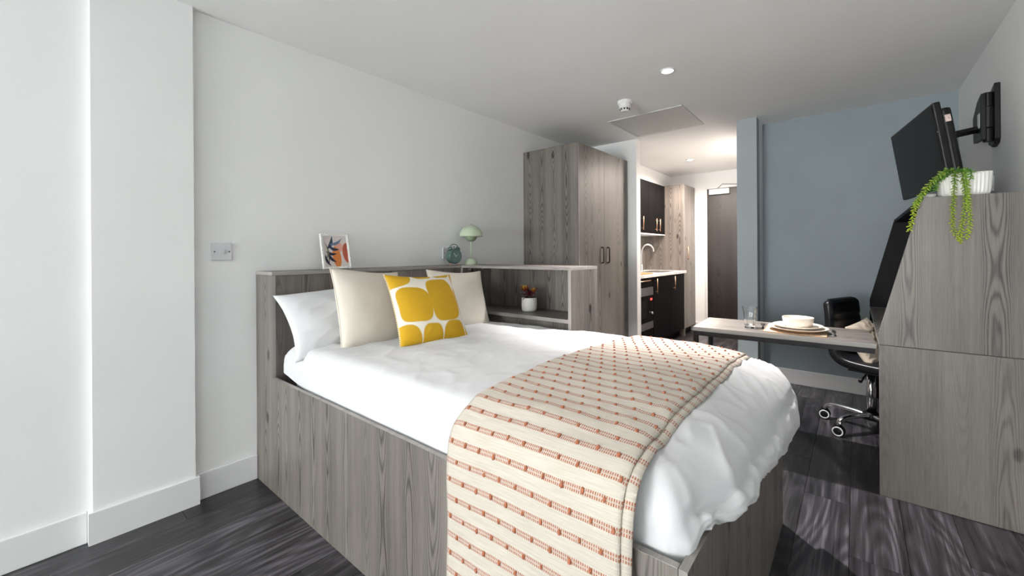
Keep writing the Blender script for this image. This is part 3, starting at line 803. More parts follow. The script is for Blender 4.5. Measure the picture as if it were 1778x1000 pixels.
# ================================================================== ON THE HEADBOARD
def ellipse_mask(u, v, cx, cy, rx, ry, rot):
    c, s = math.cos(rot), math.sin(rot); du, dv = u - cx, v - cy
    a, b = c * du + s * dv, -s * du + c * dv
    return sstep(np.hypot(a / rx, b / ry), 1.06, 0.94)
def leaf_mask(u, v, x0, y0, x1, y1, w):
    dx, dy = x1 - x0, y1 - y0; L = math.hypot(dx, dy)
    t = ((u - x0) * dx + (v - y0) * dy) / L ** 2; d = ((u - x0) * -dy + (v - y0) * dx) / L
    d = d - 0.12 * L * np.sin(np.clip(t, 0, 1) * PI)
    ww = w * np.sin(np.clip(t, 0, 1) ** 0.8 * PI)
    return np.where((t > 0) & (t < 1), sstep(np.abs(d) - ww, 0.006, -0.006), 0)
def art(u, v):
    C = np.zeros((*u.shape, 3)) + np.array((0.62, 0.56, 0.54))
    def put(mk, c):
        nonlocal C
        C = C * (1 - mk[..., None]) + np.array(c) * mk[..., None]
    put(ellipse_mask(u, v, 0.62, 0.36, 0.17, 0.16, 0.5), (0.66, 0.33, 0.26))
    put(ellipse_mask(u, v, 0.52, 0.68, 0.17, 0.33, -0.12), (0.62, 0.20, 0.045))
    put(ellipse_mask(u, v, 0.97, 0.55, 0.20, 0.32, -0.1), (0.42, 0.085, 0.045))
    put(leaf_mask(u, v, 0.16, 0.95, 0.05, 0.15, 0.03), (0.12, 0.10, 0.06))
    put(leaf_mask(u, v, 0.17, 0.42, 0.40, 0.0, 0.065), (0.02, 0.045, 0.075))
    put(leaf_mask(u, v, 0.26, 0.28, 0.82, 0.06, 0.045), (0.11, 0.17, 0.26))
    put(leaf_mask(u, v, 0.22, 0.33, 0.66, 0.43, 0.05), (0.015, 0.025, 0.07))
    put(leaf_mask(u, v, 0.10, 0.50, 0.55, 0.56, 0.045), (0.008, 0.010, 0.035))
    put(leaf_mask(u, v, 0.16, 0.55, 0.50, 0.84, 0.055), (0.008, 0.010, 0.030))
    put(leaf_mask(u, v, 0.05, 0.60, 0.26, 0.96, 0.05), (0.008, 0.010, 0.035))
    put(leaf_mask(u, v, 0.10, 0.72, 0.18, 0.40, 0.035), (0.14, 0.16, 0.09))
    return C
pf = thing('picture_frame', 'white bead-edged frame with palm leaf art print on the headboard', 'picture frame', (0.135, 1.222, HT))
pf.rotation_euler = (0, 0, R(86))
PWd, PHt, LT = 0.166, 0.215, R(-15)
RM = Matrix.Rotation(LT, 3, 'X')
def leaned(bm):
    bmesh.ops.rotate(bm, verts=bm.verts, cent=(0, 0, 0), matrix=RM); return bm
fwid = 0.013
for a in ((-PWd / 2, PWd / 2, 0, fwid), (-PWd / 2, PWd / 2, PHt - fwid, PHt), (-PWd / 2, -PWd / 2 + fwid, fwid, PHt - fwid), (PWd / 2 - fwid, PWd / 2, fwid, PHt - fwid)):
    obj('frame_bar', leaned(BX(a[0], a[1], -0.008, 0.008, a[2] + 0.001, a[3] + 0.001, edge=False)), M['white_plastic'], pf)
bm = bmesh.new()
def bead_line(x0, z0, x1, z1, n):
    for k in range(n):
        t = (k + 0.5) / n
        blob(bm, (x0 + (x1 - x0) * t, -0.007, z0 + (z1 - z0) * t), 0.0055, 0.0045, 0.0055, 7, 4)
e = 0.0035
bead_line(-PWd / 2 + e, e, PWd / 2 - e, e + 0.0015, 17); bead_line(-PWd / 2 + e, PHt - e, PWd / 2 - e, PHt - e, 17)
bead_line(-PWd / 2 + e, e, -PWd / 2 + e, PHt - e, 22); bead_line(PWd / 2 - e, e, PWd / 2 - e, PHt - e, 22)
bmesh.ops.translate(bm, verts=bm.verts, vec=(0, 0, 0.0015))
obj('bead_edging', leaned(bm), M['white_ceramic'], pf, 'white beads along the frame edge', 'stuff', smooth=True)
na, nb = 90, 120
uu, vv = np.meshgrid(np.linspace(0, 1, na), np.linspace(0, 1, nb), indexing='ij')
G = np.stack([-PWd / 2 + fwid * 0.8 + (PWd - 1.6 * fwid) * uu, np.full_like(uu, -0.004), PHt - fwid * 0.8 - (PHt - 1.6 * fwid) * vv], -1)
G = G @ np.array(RM).T
mesh_obj('art_print', grid_mesh('art_print', G, color=art(uu, vv), flip=True), M['art'], pf)
obj('backing', leaned(BX(-PWd / 2 + 0.006, PWd / 2 - 0.006, 0.004, 0.009, 0.006, PHt - 0.006, edge=False)), M['card'], pf)
bm = BX(-0.03, 0.03, 0.0, 0.004, 0.0, 0.13, edge=False)
bmesh.ops.rotate(bm, verts=bm.verts, cent=(0, 0, 0.13), matrix=Matrix.Rotation(R(22), 3, 'X'))
bmesh.ops.translate(bm, verts=bm.verts, vec=(-0.02, 0.040, 0.005))
obj('easel_leg', bm, M['card'], pf, 'brown board prop leg')

# wall socket behind the clock, switch by the pillar, socket by the television
def plate(name, label, cat, loc, rotz, w, h, kind):
    t = thing(name, label, cat, loc, rotz)
    obj('face_plate', BX(-w / 2, w / 2, -0.010, 0.0, -h / 2, h / 2, edge=False), M['switch_plastic'], t, bevel=0.003)
    for s in (-1, 1):
        obj('screw', LA([(0.0035, -0.0101), (0.0035, -0.0112), (0, -0.0114)], 12, (s * w * 0.36, 0, 0.0), 'y'), M['slot'], t)
    if kind == 'switch':
        bm = BX(-0.011, 0.011, -0.014, -0.009, -0.013, 0.013, edge=False)
        bmesh.ops.rotate(bm, verts=bm.verts, cent=(0, -0.01, 0), matrix=Matrix.Rotation(R(6), 3, 'X'))
        obj('rocker', bm, M['switch_plastic'], t, bevel=0.0012)
    else:
        for (x, z, ww, hh) in ((0, 0.016, 0.004, 0.010), (-0.011, -0.012, 0.009, 0.004), (0.011, -0.012, 0.009, 0.004)):
            obj('pin_hole', BX(x - ww / 2, x + ww / 2, -0.0106, -0.0098, z - hh / 2, z + hh / 2, edge=False), M['slot'], t)
        obj('rocker', BX(w * 0.25 - 0.006, w * 0.25 + 0.006, -0.0135, -0.0098, 0.012, 0.030, edge=False), M['switch_plastic'], t, bevel=0.001)
    return t
plate('light_switch', 'white switch plate on the wall between pillar and headboard', 'switch', (0.0, 0.676, 1.218), R(90), 0.088, 0.088, 'switch')
plate('wall_socket', 'white wall socket half hidden behind the alarm clock', 'socket', (0.0, 2.185, 1.205), R(90), 0.088, 0.088, 'socket')
plate('wall_socket', 'white wall socket on the television wall beside the trailing plant', 'socket', (RX, 3.575, 1.575), R(-90), 0.15, 0.088, 'socket')

# alarm clock
ck = thing('alarm_clock', 'small teal twin-bell alarm clock beside the green lamp', 'clock', (0.115, 2.160, HT), R(-6))
cz = 0.068
obj('drum', LA([(0.0, -0.032), (0.050, -0.032), (0.057, -0.024), (0.058, 0.018), (0.055, 0.026), (0.050, 0.028), (0.048, 0.020), (0.0, 0.019)], 36, (0, 0, cz), 'x'), M['teal'], ck, smooth=True)
dl = obj('dial', LA([(0.0475, 0.0195), (0.0475, 0.0215), (0.0, 0.0215)], 36, (0, 0, cz), 'x'), M['teal_light'], ck)
for ang, ln in ((35, 0.030), (-60, 0.022)):
    bm = BX(0.0218, 0.0232, -0.0014, 0.0014, -0.004, ln, edge=False)
    bmesh.ops.rotate(bm, verts=bm.verts, cent=(0, 0, 0), matrix=Matrix.Rotation(R(ang), 3, 'X'))
    bmesh.ops.translate(bm, verts=bm.verts, vec=(0, 0, cz))
    obj('hand', bm, M['white_plastic'], dl)
for k in range(12):
    a = 2 * PI * k / 12
    obj('hour_mark', LA([(0.0022, 0.0216), (0.0022, 0.0224), (0, 0.0226)], 8, (0, 0.040 * math.sin(a), cz + 0.040 * math.cos(a)), 'x'), M['teal'], dl)
for s in (-1, 1):
    bm = LA([(0.020, 0.0), (0.019, 0.008), (0.013, 0.015), (0.005, 0.018), (0.0, 0.0185)], 20)
    bmesh.ops.rotate(bm, verts=bm.verts, cent=(0, 0, 0), matrix=Matrix.Rotation(R(-32 * s), 3, 'X'))
    bmesh.ops.translate(bm, verts=bm.verts, vec=(0, s * 0.034, cz + 0.054))
    obj('bell', bm, M['teal'], ck, smooth=True)
    obj('foot', TU([(0.005, s * 0.030, cz - 0.046), (0.006, s * 0.040, 0.004), (0.006, s * 0.041, 0.0)], [0.003, 0.004, 0.004], 8), M['copper'], ck, 'small brass foot', smooth=True)
hp = [(0, 0.040 * math.cos(a), cz + 0.062 + 0.030 * math.sin(a)) for a in np.linspace(0.0, PI, 18)]
obj('carry_handle', TU(hp, 0.0025, 8), M['teal'], ck, smooth=True)
obj('hammer', TU([(0, 0, cz + 0.055), (0, 0, cz + 0.074)], [0.002, 0.0045], 8), M['teal'], ck)

# lamp
lp = thing('table_lamp', 'sage green dome table lamp on the headboard corner', 'lamp', (0.135, 2.325, HT))
obj('base', LA([(0.0, 0.0), (0.051, 0.0), (0.0515, 0.004), (0.050, 0.016), (0.044, 0.030), (0.034, 0.041), (0.020, 0.0475), (0.008, 0.050), (0.0, 0.0505)], 40), M['sage'], lp, smooth=True)
obj('stem', TU([(0, 0, 0.046), (0, 0, 0.10), (0, 0, 0.195)], [0.0068, 0.0062, 0.0048], 14), M['sage'], lp, smooth=True)
obj('lower_bowl', LA([(0.0, 0.182), (0.020, 0.184), (0.036, 0.195), (0.046, 0.212), (0.049, 0.226), (0.047, 0.226), (0.0, 0.222)], 40), M['sage_dark'], lp, smooth=True)
dome = [(0.093 * math.cos(a), 0.220 + 0.093 * math.sin(a)) for a in np.linspace(0.02, PI / 2, 16)]
inner = [(0.089 * math.cos(a), 0.220 + 0.089 * math.sin(a)) for a in np.linspace(PI / 2, 0.02, 12)]
obj('shade', LA([(r if r > 1e-4 else 0.0, h) for r, h in dome + inner], 48), M['sage'], lp, smooth=True)
obj('finial', LA([(0.0, 0.311), (0.005, 0.313), (0.006, 0.319), (0.004, 0.325), (0.0, 0.326)], 14), M['chrome'], lp, 'small chrome top knob', smooth=True)

# small red plant on the shelf
pp = thing('potted_plant', 'small white pot with red and yellow leaved plant on the bedside shelf', 'plant', (0.735, 2.295, 0.796))
obj('pot', LA([(0.0, 0.0), (0.040, 0.0), (0.048, 0.005), (0.0525, 0.016), (0.0540, 0.055), (0.0525, 0.090), (0.0505, 0.096), (0.0480, 0.094), (0.047, 0.084), (0.0, 0.083)], 40), M['white_ceramic'], pp, smooth=True)
obj('soil', LA([(0.0465, 0.080), (0.0465, 0.086), (0.03, 0.089), (0.0, 0.090)], 20), M['soil'], pp)
def leaf_mesh(name, L, Wd, curl, base, tip, seg=7):
    P = np.zeros((5, seg, 3)); C = np.zeros((5, seg, 3))
    for j in range(seg):
        t = j / (seg - 1); w = Wd * math.sin(PI * (0.06 + 0.94 * t) ** 0.85) * 0.5 + 0.0003
        if j == seg - 1: w = 0.0003
        for i in range(5):
            s = (i - 2) / 2
            P[i, j] = (s * w, L * t * math.cos(curl * t * 0.6), L * t * math.sin(curl * t) * 0.6 + abs(s) * w * 0.5)
            k = min(1, max(0, t * 1.15 - 0.1)); C[i, j] = np.array(base) * (1 - k) + np.array(tip) * k
    return grid_mesh(name, P, color=C)
lm = {}
LS = 1.25
for kind, (base, tip) in dict(dark=((0.05, 0.006, 0.012), (0.16, 0.02, 0.03)), mid=((0.12, 0.02, 0.012), (0.30, 0.07, 0.02)), gold=((0.28, 0.09, 0.015), (0.62, 0.40, 0.04))).items():
    me = leaf_mesh('leaf', 0.055, 0.017, -0.5 if kind == 'dark' else 0.35, base, tip); me.materials.append(M['leaf_red']); lm[kind] = me
def place_leaf(kind, base, az, el, s):
    o = bpy.data.objects.new('leaf', lm[kind]); COL.objects.link(o); o.parent = pp
    o.location = base; o.rotation_euler = (Matrix.Rotation(az, 3, 'Z') @ Matrix.Rotation(el, 3, 'X')).to_euler(); o.scale = (s * LS, s * LS, s * LS)
# rosettes are turned so that two gold heads stand up and dark leaves spread low
heads = [(Vector((-0.020, -0.020, 0.145)), 1.0), (Vector((0.030, 0.012, 0.137)), 0.8), (Vector((0.0, 0.0, 0.115)), 0.9)]
for h, s in heads:
    obj('stalk', TU(spline([(h.x * 0.3, h.y * 0.3, 0.086), tuple(h * 0.6 + Vector((0, 0, 0.035))), tuple(h)], 4), 0.003, 6), M['leaf_red'] if False else M['soil'], pp)
for hi, (h, s) in enumerate(heads):
    for k in range(12):
        az = 2 * PI * k / 12 * 2.4 + hi; el = R(25 + 4.2 * k)
        kind = ('mid' if k < 6 else 'gold') if hi < 2 else 'dark'
        place_leaf(kind, h - Vector((0, 0, 0.012)), az, el, s * (0.95 - 0.02 * k))
for k in range(13):
    place_leaf('dark', (0.01 * math.cos(k), 0.01 * math.sin(k), 0.094 + 0.012 * (k % 3)), 2 * PI * k / 13, R(8 + 18 * (k % 3)), 1.05)

# ================================================================== WARDROBE
wd = thing('wardrobe', 'tall grey wood wardrobe with two doors beside the kitchenette', 'wardrobe', (0.3, 3.69, 0))
WY0, WY1, WZ = 3.175, 4.195, 2.178
obj('side_panel', BX(0.002, 0.615, WY0, WY0 + 0.019, 0, WZ), W2, wd, world=True, bevel=0.0008)
obj('side_panel', BX(0.002, 0.615, WY1 - 0.019, WY1, 0, WZ), W2, wd, world=True, bevel=0.0008)
obj('top_panel', BX(0.002, 0.594, WY0 + 0.0195, WY1 - 0.0195, WZ - 0.02, WZ - 0.001, 1), W2, wd, world=True)
obj('plinth', BX(0.55, 0.57, WY0 + 0.0195, WY1 - 0.0195, 0, 0.08, 1), W2, wd, world=True)
mid = 3.662
for y0, y1, hy in ((WY0 + 0.021, mid - 0.0015, mid - 0.060), (mid + 0.0015, WY1 - 0.021, mid + 0.060)):
    d = obj('door', BX(0.597, 0.6145, y0, y1, 0.085, WZ - 0.0005), W2, wd, world=True, bevel=0.0008)
    bm = bmesh.new(); pts = [(0.612, hy, 1.100), (0.634, hy, 1.106), (0.636, hy, 1.118), (0.636, hy, 1.235), (0.634, hy, 1.247), (0.612, hy, 1.253)]
    tube(bm, pts, 0.006, 8)
    obj('handle', bm, M['black_metal'], d, 'black bar handle', smooth=True, world=True)

# ================================================================== KITCHENETTE
KX = 0.592
def bar_handle(parent, p0, p1, out, mat='copper'):
    p0, p1, out = Vector(p0), Vector(p1), Vector(out)
    bm = bmesh.new(); d = (p1 - p0)
    tube(bm, [p0 + out, p1 + out], 0.006, 8)
    for t in (0.14, 0.86): tube(bm, [p0 + d * t, p0 + d * t + out], 0.0045, 8)
    return obj('handle', bm, M[mat], parent, 'rose copper bar handle', smooth=True, world=True)
bc = thing('base_cabinet', 'black two-door base cabinet under the worktop', 'cabinet', (0.3, 5.56, 0))
obj('carcass', BX(0.02, KX - 0.020, 4.965, 6.145, 0.10, 0.900, edge=False), M['black_door'], bc, world=True)
obj('plinth', BX(0.50, 0.52, 4.965, 6.145, 0, 0.0995, edge=False), M['black_door'], bc, world=True)
for y0, y1, hy in ((4.968, 5.572, 5.032), (5.576, 6.142, 5.68)):
    d = obj('door', BX(KX - 0.019, KX, y0, y1, 0.105, 0.897, edge=False), M['black_door'], bc, world=True, bevel=0.001)
    bar_handle(d, (KX, hy, 0.695), (KX, hy, 0.880), (0.028, 0, 0))
ov = thing('oven_cabinet', 'black base cabinet with drawer holding the small oven', 'cabinet', (0.3, 4.64, 0))
obj('carcass', BX(0.02, KX - 0.020, 4.32, 4.958, 0.10, 0.900, edge=False), M['black_door'], ov, world=True)
obj('plinth', BX(0.50, 0.52, 4.32, 4.958, 0, 0.0995, edge=False), M['black_door'], ov, world=True)
dr = obj('drawer', BX(KX - 0.019, KX, 4.323, 4.955, 0.79, 0.897, edge=False), M['black_door'], ov, world=True, bevel=0.001)
bar_handle(dr, (KX, 4.46, 0.868), (KX, 4.81, 0.868), (0.028, 0, 0))
obj('lower_door', BX(KX - 0.019, KX, 4.323, 4.955, 0.105, 0.285, edge=False), M['black_door'], ov, world=True, bevel=0.001)
oo = thing('oven', 'built-in small oven with red display and steel trim', 'oven', (0.3, 4.64, 0.29))
obj('top_trim', BX(KX - 0.018, KX + 0.004, 4.325, 4.953, 0.690, 0.785, edge=False), M['steel'], oo, world=True, bevel=0.001)
obj('bottom_trim', BX(KX - 0.018, KX + 0.004, 4.325, 4.953, 0.290, 0.372, edge=False), M['steel'], oo, world=True, bevel=0.001)
od = obj('glass_door', BX(KX - 0.018, KX + 0.003, 4.325, 4.82, 0.374, 0.688, edge=False), M['glassblack'], oo, world=True, bevel=0.001)
obj('viewing_pane', BX(KX + 0.0028, KX + 0.0042, 4.40, 4.76, 0.43, 0.64, edge=False), M['screen'], od, world=True)
cp = obj('control_panel', BX(KX - 0.018, KX + 0.003, 4.823, 4.953, 0.374, 0.688, edge=False), M['glassblack'], oo, world=True, bevel=0.001)
obj('red_display', BX(KX + 0.0028, KX + 0.0048, 4.862, 4.918, 0.628, 0.652, edge=False), M['red_led'], cp, 'glowing red digits', world=True)
obj('knob', LA([(0.019, 0.0), (0.018, 0.016), (0.015, 0.019), (0.0, 0.0195)], 20, (KX + 0.003, 4.89, 0.475), 'x'), M['chrome'], cp, smooth=True, world=True)
wt = obj('worktop', BX(0.002, 0.622, 4.302, 6.157, 0.903, 0.938, edge=False), M['marble'], None, bevel=0.003)
tag(wt, 'pale stone-look kitchen worktop with the sink', 'worktop')
sk = thing('sink', 'steel inset sink with a drainer in the worktop', 'sink', (0.41, 5.60, 0.9382))
bm = bmesh.new()
for a in ((-0.15, 0.15, -0.26, -0.245), (-0.15, 0.15, 0.245, 0.26), (-0.15, -0.135, -0.245, 0.245), (0.135, 0.15, -0.245, 0.245)): box(bm, a[0], a[1], a[2], a[3], 0, 0.004, edge=False)
obj('rim', bm, M['steel'], sk, bevel=0.0015)
obj('basin', BX(-0.1345, 0.1345, -0.2445, 0.2445, 0, 0.0015, edge=False), M['steel'], sk)
obj('drain', LA([(0.03, 0.0016), (0.03, 0.0032), (0.022, 0.0032), (0.02, 0.002), (0, 0.002)], 20), M['chrome'], sk)
tp = thing('tap', 'chrome swan-neck tap over the sink', 'tap', (0.205, 5.555, 0.9382))
obj('tap_base', LA([(0.026, 0), (0.026, 0.008), (0.018, 0.014), (0.017, 0.09), (0.013, 0.10), (0, 0.101)], 20), M['chrome'], tp, smooth=True)
pts = [(0, 0, 0.09), (0, 0, 0.24), (0.010, 0.010, 0.315), (0.042, 0.042, 0.366), (0.085, 0.085, 0.366), (0.115, 0.115, 0.325), (0.122, 0.122, 0.275)]
obj('spout', TU(spline(pts, 8), 0.011, 12), M['chrome'], tp, smooth=True)
obj('lever', TU([(0.0, 0.0, 0.06), (0.01, -0.06, 0.085)], [0.006, 0.005], 8), M['chrome'], tp)
cb = obj('chopping_board', BX(0.40, 0.585, 4.55, 4.98, 0.9383, 0.954, 1, edge=False), M['tan_wood'], None, bevel=0.006)
tag(cb, 'small tan wooden board lying on the worktop edge', 'chopping board')
struct('trim_2', BX(0.0, 0.012, 4.302, 6.157, 0.9385, 1.445, 2, edge=False), W2, 'dark wood splashback board behind the tap', 'splashback')
UX = 0.318
uc = thing('wall_cabinet', 'black wall cabinets with rose copper handles above the sink', 'cabinet', (0.15, 5.3, 1.45))
obj('carcass', BX(0.002, UX - 0.019, 4.302, 6.150, 1.462, 2.168, edge=False), M['black_door'], uc, world=True)
obj('bottom_board', BX(0.002, UX, 4.302, 6.150, 1.447, 1.4615, edge=False), M['white_plastic'], uc, 'white underside board', world=True)
for y0, y1, hy in ((4.31, 4.66, None), (4.663, 4.955, 4.90), (4.958, 5.25, None), (5.253, 5.537, 5.288), (5.540, 5.822, 5.762), (5.825, 6.148, 5.892)):
    d = obj('door', BX(UX - 0.018, UX, y0, y1, 1.463, 2.172, edge=False), M['black_door'], uc, world=True, bevel=0.001)
    if hy: bar_handle(d, (UX, hy, 1.500), (UX, hy, 1.675), (0.028, 0, 0))
tc = thing('tall_cabinet', 'full-height grey wood larder cabinet beside the entrance door', 'cabinet', (0.3, 6.42, 0))
obj('side_panel', BX(0.002, 0.590, 6.160, 6.178, 0.0, 2.182), W2, tc, world=True, bevel=0.0008)
obj('carcass', BX(0.002, 0.568, 6.1785, 6.685, 0.10, 2.180, edge=False), W2, tc, world=True)
d = obj('door', BX(0.570, 0.590, 6.180, 6.683, 0.102, 2.182), W2, tc, world=True, bevel=0.0008)
bar_handle(d, (0.59, 6.262, 1.09), (0.59, 6.262, 1.285), (0.028, 0, 0))
obj('plinth', BX(0.50, 0.52, 6.1785, 6.685, 0, 0.0995, edge=False), M['black_door'], tc, world=True)

# entrance door
ed = thing('door_1', 'dark oak entrance door with a white closer', 'door', (1.22, FY - 0.02, 0), kind='structure')
obj('door_leaf', BX(0.775, 1.62, FY - 0.040, FY - 0.002, 0.006, 2.140), [M['wood_dark'], M['wood_dark']], ed, world=True, bevel=0.001)
for a in ((0.745, 0.772, 0, 2.17), (1.623, 1.65, 0, 2.17), (0.772, 1.623, 2.143, 2.17)):
    obj('door_frame', BX(a[0], a[1], FY - 0.03, FY - 0.001, a[2], a[3], edge=False), M['skirt'], ed, world=True, bevel=0.002)
dc = obj('door_closer', BX(0.812, 1.082, FY - 0.088, FY - 0.0405, 2.050, 2.128, edge=False), M['white_plastic'], ed, 'white closer box', world=True, bevel=0.004)
bm = bmesh.new(); tube(bm, [(0.93, FY - 0.06, 2.130), (0.93, FY - 0.06, 2.145), (1.02, FY - 0.20, 2.175), (1.25, FY - 0.045, 2.165)], 0.007, 8)
obj('closer_arm', bm, M['steel'], dc, 'steel scissor arm', world=True)

# ================================================================== HUTCH DESK UNIT
hu = thing('desk_unit', 'tall grey wood desk unit with slanted sides along the television wall', 'desk', (2.83, 3.6, 0))
HX0, HXT, HZT, HY = 2.574, 2.726, 1.448, 2.72
obj('lower_side_panel', prism([(HX0, 0), (RX - 0.002, 0), (RX - 0.002, 0.7375), (HX0, 0.7375)], 1, HY, HY + 0.018), W2, hu, world=True, bevel=0.0008)
up_ = [(HX0, 0.7405), (RX - 0.002, 0.7405), (RX - 0.002, HZT), (HXT, HZT), (HX0, 0.80)]
us = obj('upper_side_panel', prism(up_, 1, HY, HY + 0.018), W2, hu, world=True, bevel=0.0008)
obj('cover_cap', LA([(0.0095, 0.0), (0.0095, -0.0012), (0.008, -0.0018), (0, -0.0019)], 20, (2.717, HY, 1.408), 'y'), M['panelgrey'] if False else M['wood'], us, 'round screw cover cap', world=True)
obj('lower_side_panel', prism([(HX0, 0), (RX - 0.002, 0), (RX - 0.002, 0.714), (HX0, 0.714)], 1, GY - 0.022, GY - 0.002), [M['black_lam'], M['wood']], hu, 'black inner side', world=True)
obj('upper_side_panel', prism(up_, 1, GY - 0.022, GY - 0.002), [M['black_lam'], M['wood']], hu, 'black inner side', world=True, bevel=0.0008)
obj('top_board', BX(HXT, RX - 0.002, HY + 0.0185, GY - 0.0225, HZT - 0.022, HZT, 1), [M['black_lam'], M['black_lam']], hu, 'black top board', world=True)
obj('desk_board', BX(HX0 + 0.002, RX - 0.02, HY + 0.0185, GY - 0.0225, 0.714, 0.737, 1), W2, hu, world=True)
obj('back_board', BX(RX - 0.018, RX - 0.002, HY + 0.0185, GY - 0.0225, 0.738, HZT - 0.0225, 1), [M['black_lam'], M['black_lam']], hu, 'black back board', world=True)
obj('mid_shelf', BX(2.78, RX - 0.0185, HY + 0.0185, GY - 0.0225, 1.08, 1.098, 1), [M['black_lam'], M['black_lam']], hu, 'black inner shelf', world=True)

# peninsula table
tb = thing('table', 'narrow grey wood table top on black metal legs joined to the desk', 'table', (1.7045, 2.7055, 0), R(2.75))
TL, TD, TZ = 0.862, 0.452, 0.736
obj('table_top', BX(0, TL, 0, TD, TZ - 0.024, TZ, 0), W2, tb, bevel=0.001)
for a in ((0.0, TL, 0.004, 0.030), (0.0, TL, TD - 0.030, TD - 0.004)):
    obj('rail', BX(a[0] + 0.0275, a[1] - 0.005, a[2], a[3], TZ - 0.052, TZ - 0.0245, edge=False), M['black_metal'], tb, bevel=0.001)
for a in (0.004, TD - 0.030):
    obj('leg', BX(0.001, 0.027, a, a + 0.026, 0, TZ - 0.0245, edge=False), M['black_metal'], tb, bevel=0.001)
obj('end_rail', BX(0.001, 0.027, 0.0305, TD - 0.0305, TZ - 0.052, TZ - 0.0245, edge=False), M['black_metal'], tb, bevel=0.001)
obj('foot_rail', BX(0.001, 0.027, 0.0305, TD - 0.0305, 0.0, 0.026, edge=False), M['black_metal'], tb, bevel=0.001)

# place setting
pmx = thing('placemat', 'woven beige placemat under the plates', 'placemat', (2.212, 2.952, TZ + 0.0003), R(2.0))
obj('mat', BX(-0.148, 0.148, -0.165, 0.165, 0, 0.003, edge=False), M['placemat'], pmx)
for a in ((-0.148, 0.148, -0.168, -0.162), (-0.148, 0.148, 0.162, 0.168), (-0.1495, -0.1455, -0.162, 0.162), (0.1455, 0.1495, -0.162, 0.162)):
    obj('hem', BX(a[0], a[1], a[2], a[3], 0, 0.0042, edge=False), M['tan_ceramic'], pmx)
PX, PY, PZ = 2.225, 2.915, TZ + 0.0040
t = thing('dinner_plate', 'large cream dinner plate at the bottom of the stack', 'plate', (PX, PY, PZ))
obj('plate', LA([(0.0, 0.004), (0.080, 0.004), (0.110, 0.010), (0.147, 0.021), (0.148, 0.0225), (0.146, 0.0235), (0.108, 0.015), (0.085, 0.0095), (0.0, 0.009)], 56), M['cream_ceramic'], t, smooth=True)
obj('plate_underside', LA([(0.0, 0.0), (0.085, 0.0), (0.090, 0.003), (0.112, 0.0088), (0.146, 0.0200), (0.112, 0.0094), (0.085, 0.0037), (0.0, 0.0037)], 56), M['tan_ceramic'], t, 'bare tan underside', smooth=True)
t = thing('side_plate', 'smaller cream plate between the dinner plate and the bowl', 'plate', (PX, PY, PZ + 0.0178))
obj('plate', LA([(0.0, 0.0), (0.085, 0.0), (0.100, 0.005), (0.122, 0.0155), (0.123, 0.017), (0.121, 0.018), (0.098, 0.010), (0.080, 0.006), (0.0, 0.0055)], 56), M['cream_ceramic'], t, smooth=True)
t = thing('bowl', 'cream bowl on top of the two plates', 'bowl', (PX + 0.002, PY, PZ + 0.0238))
obj('bowl_body', LA([(0.0, 0.0), (0.056, 0.0), (0.066, 0.004), (0.072, 0.016), (0.0775, 0.052), (0.077, 0.055), (0.0745, 0.055), (0.072, 0.049), (0.067, 0.018), (0.056, 0.010), (0.0, 0.008)], 56), M['cream_ceramic'], t, smooth=True)
def tumbler(loc):
    t = thing('drinking_glass', 'clear faceted glass tumbler left of the plates', 'glass', loc)
    prof_o = [(0.030, 0.0), (0.0315, 0.004), (0.0315, 0.05), (0.034, 0.09), (0.040, 0.118), (0.0425, 0.128)]
    prof_i = [(0.0405, 0.128), (0.038, 0.116), (0.032, 0.09), (0.029, 0.05), (0.028, 0.018), (0.0, 0.016)]
    bm = LA([(0.0, 0.0)] + prof_o + prof_i, 10)
    o = obj('tumbler', bm, M['glass'], t)
    me = o.data
    return t
tumbler((1.988, 2.872, TZ + 0.0003))
def cutlery(name, label, loc, rotz, kind):
    t = thing(name, label, kind, loc, rotz)
    obj('handle', TU([(0, -0.10, 0.004), (0, -0.05, 0.0045), (0, 0.03, 0.004)], [0.006, 0.0055, 0.0035], 8, 0.5), M['black_metal'], t, smooth=True)
    if kind == 'fork':
        obj('fork_head', BX(-0.011, 0.011, 0.03, 0.055, 0.002, 0.005, edge=False), M['black_metal'], t, bevel=0.001)
        for x in (-0.0095, -0.0032, 0.0032, 0.0095):
            obj('tine', BX(x - 0.0016, x + 0.0016, 0.055, 0.10, 0.002, 0.0045, edge=False), M['black_metal'], t)
    else:
        obj('blade', prism([(-0.008, 0.03), (0.010, 0.03), (0.009, 0.09), (0.0, 0.115), (-0.008, 0.10)], 2, 0.0015, 0.0035), M['black_metal'], t)
cutlery('fork', 'black fork lying left of the placemat', (2.040, 2.985, TZ), R(8), 'fork')
cutlery('knife', 'black knife lying right of the placemat', (2.392, 2.955, TZ), R(4), 'knife')

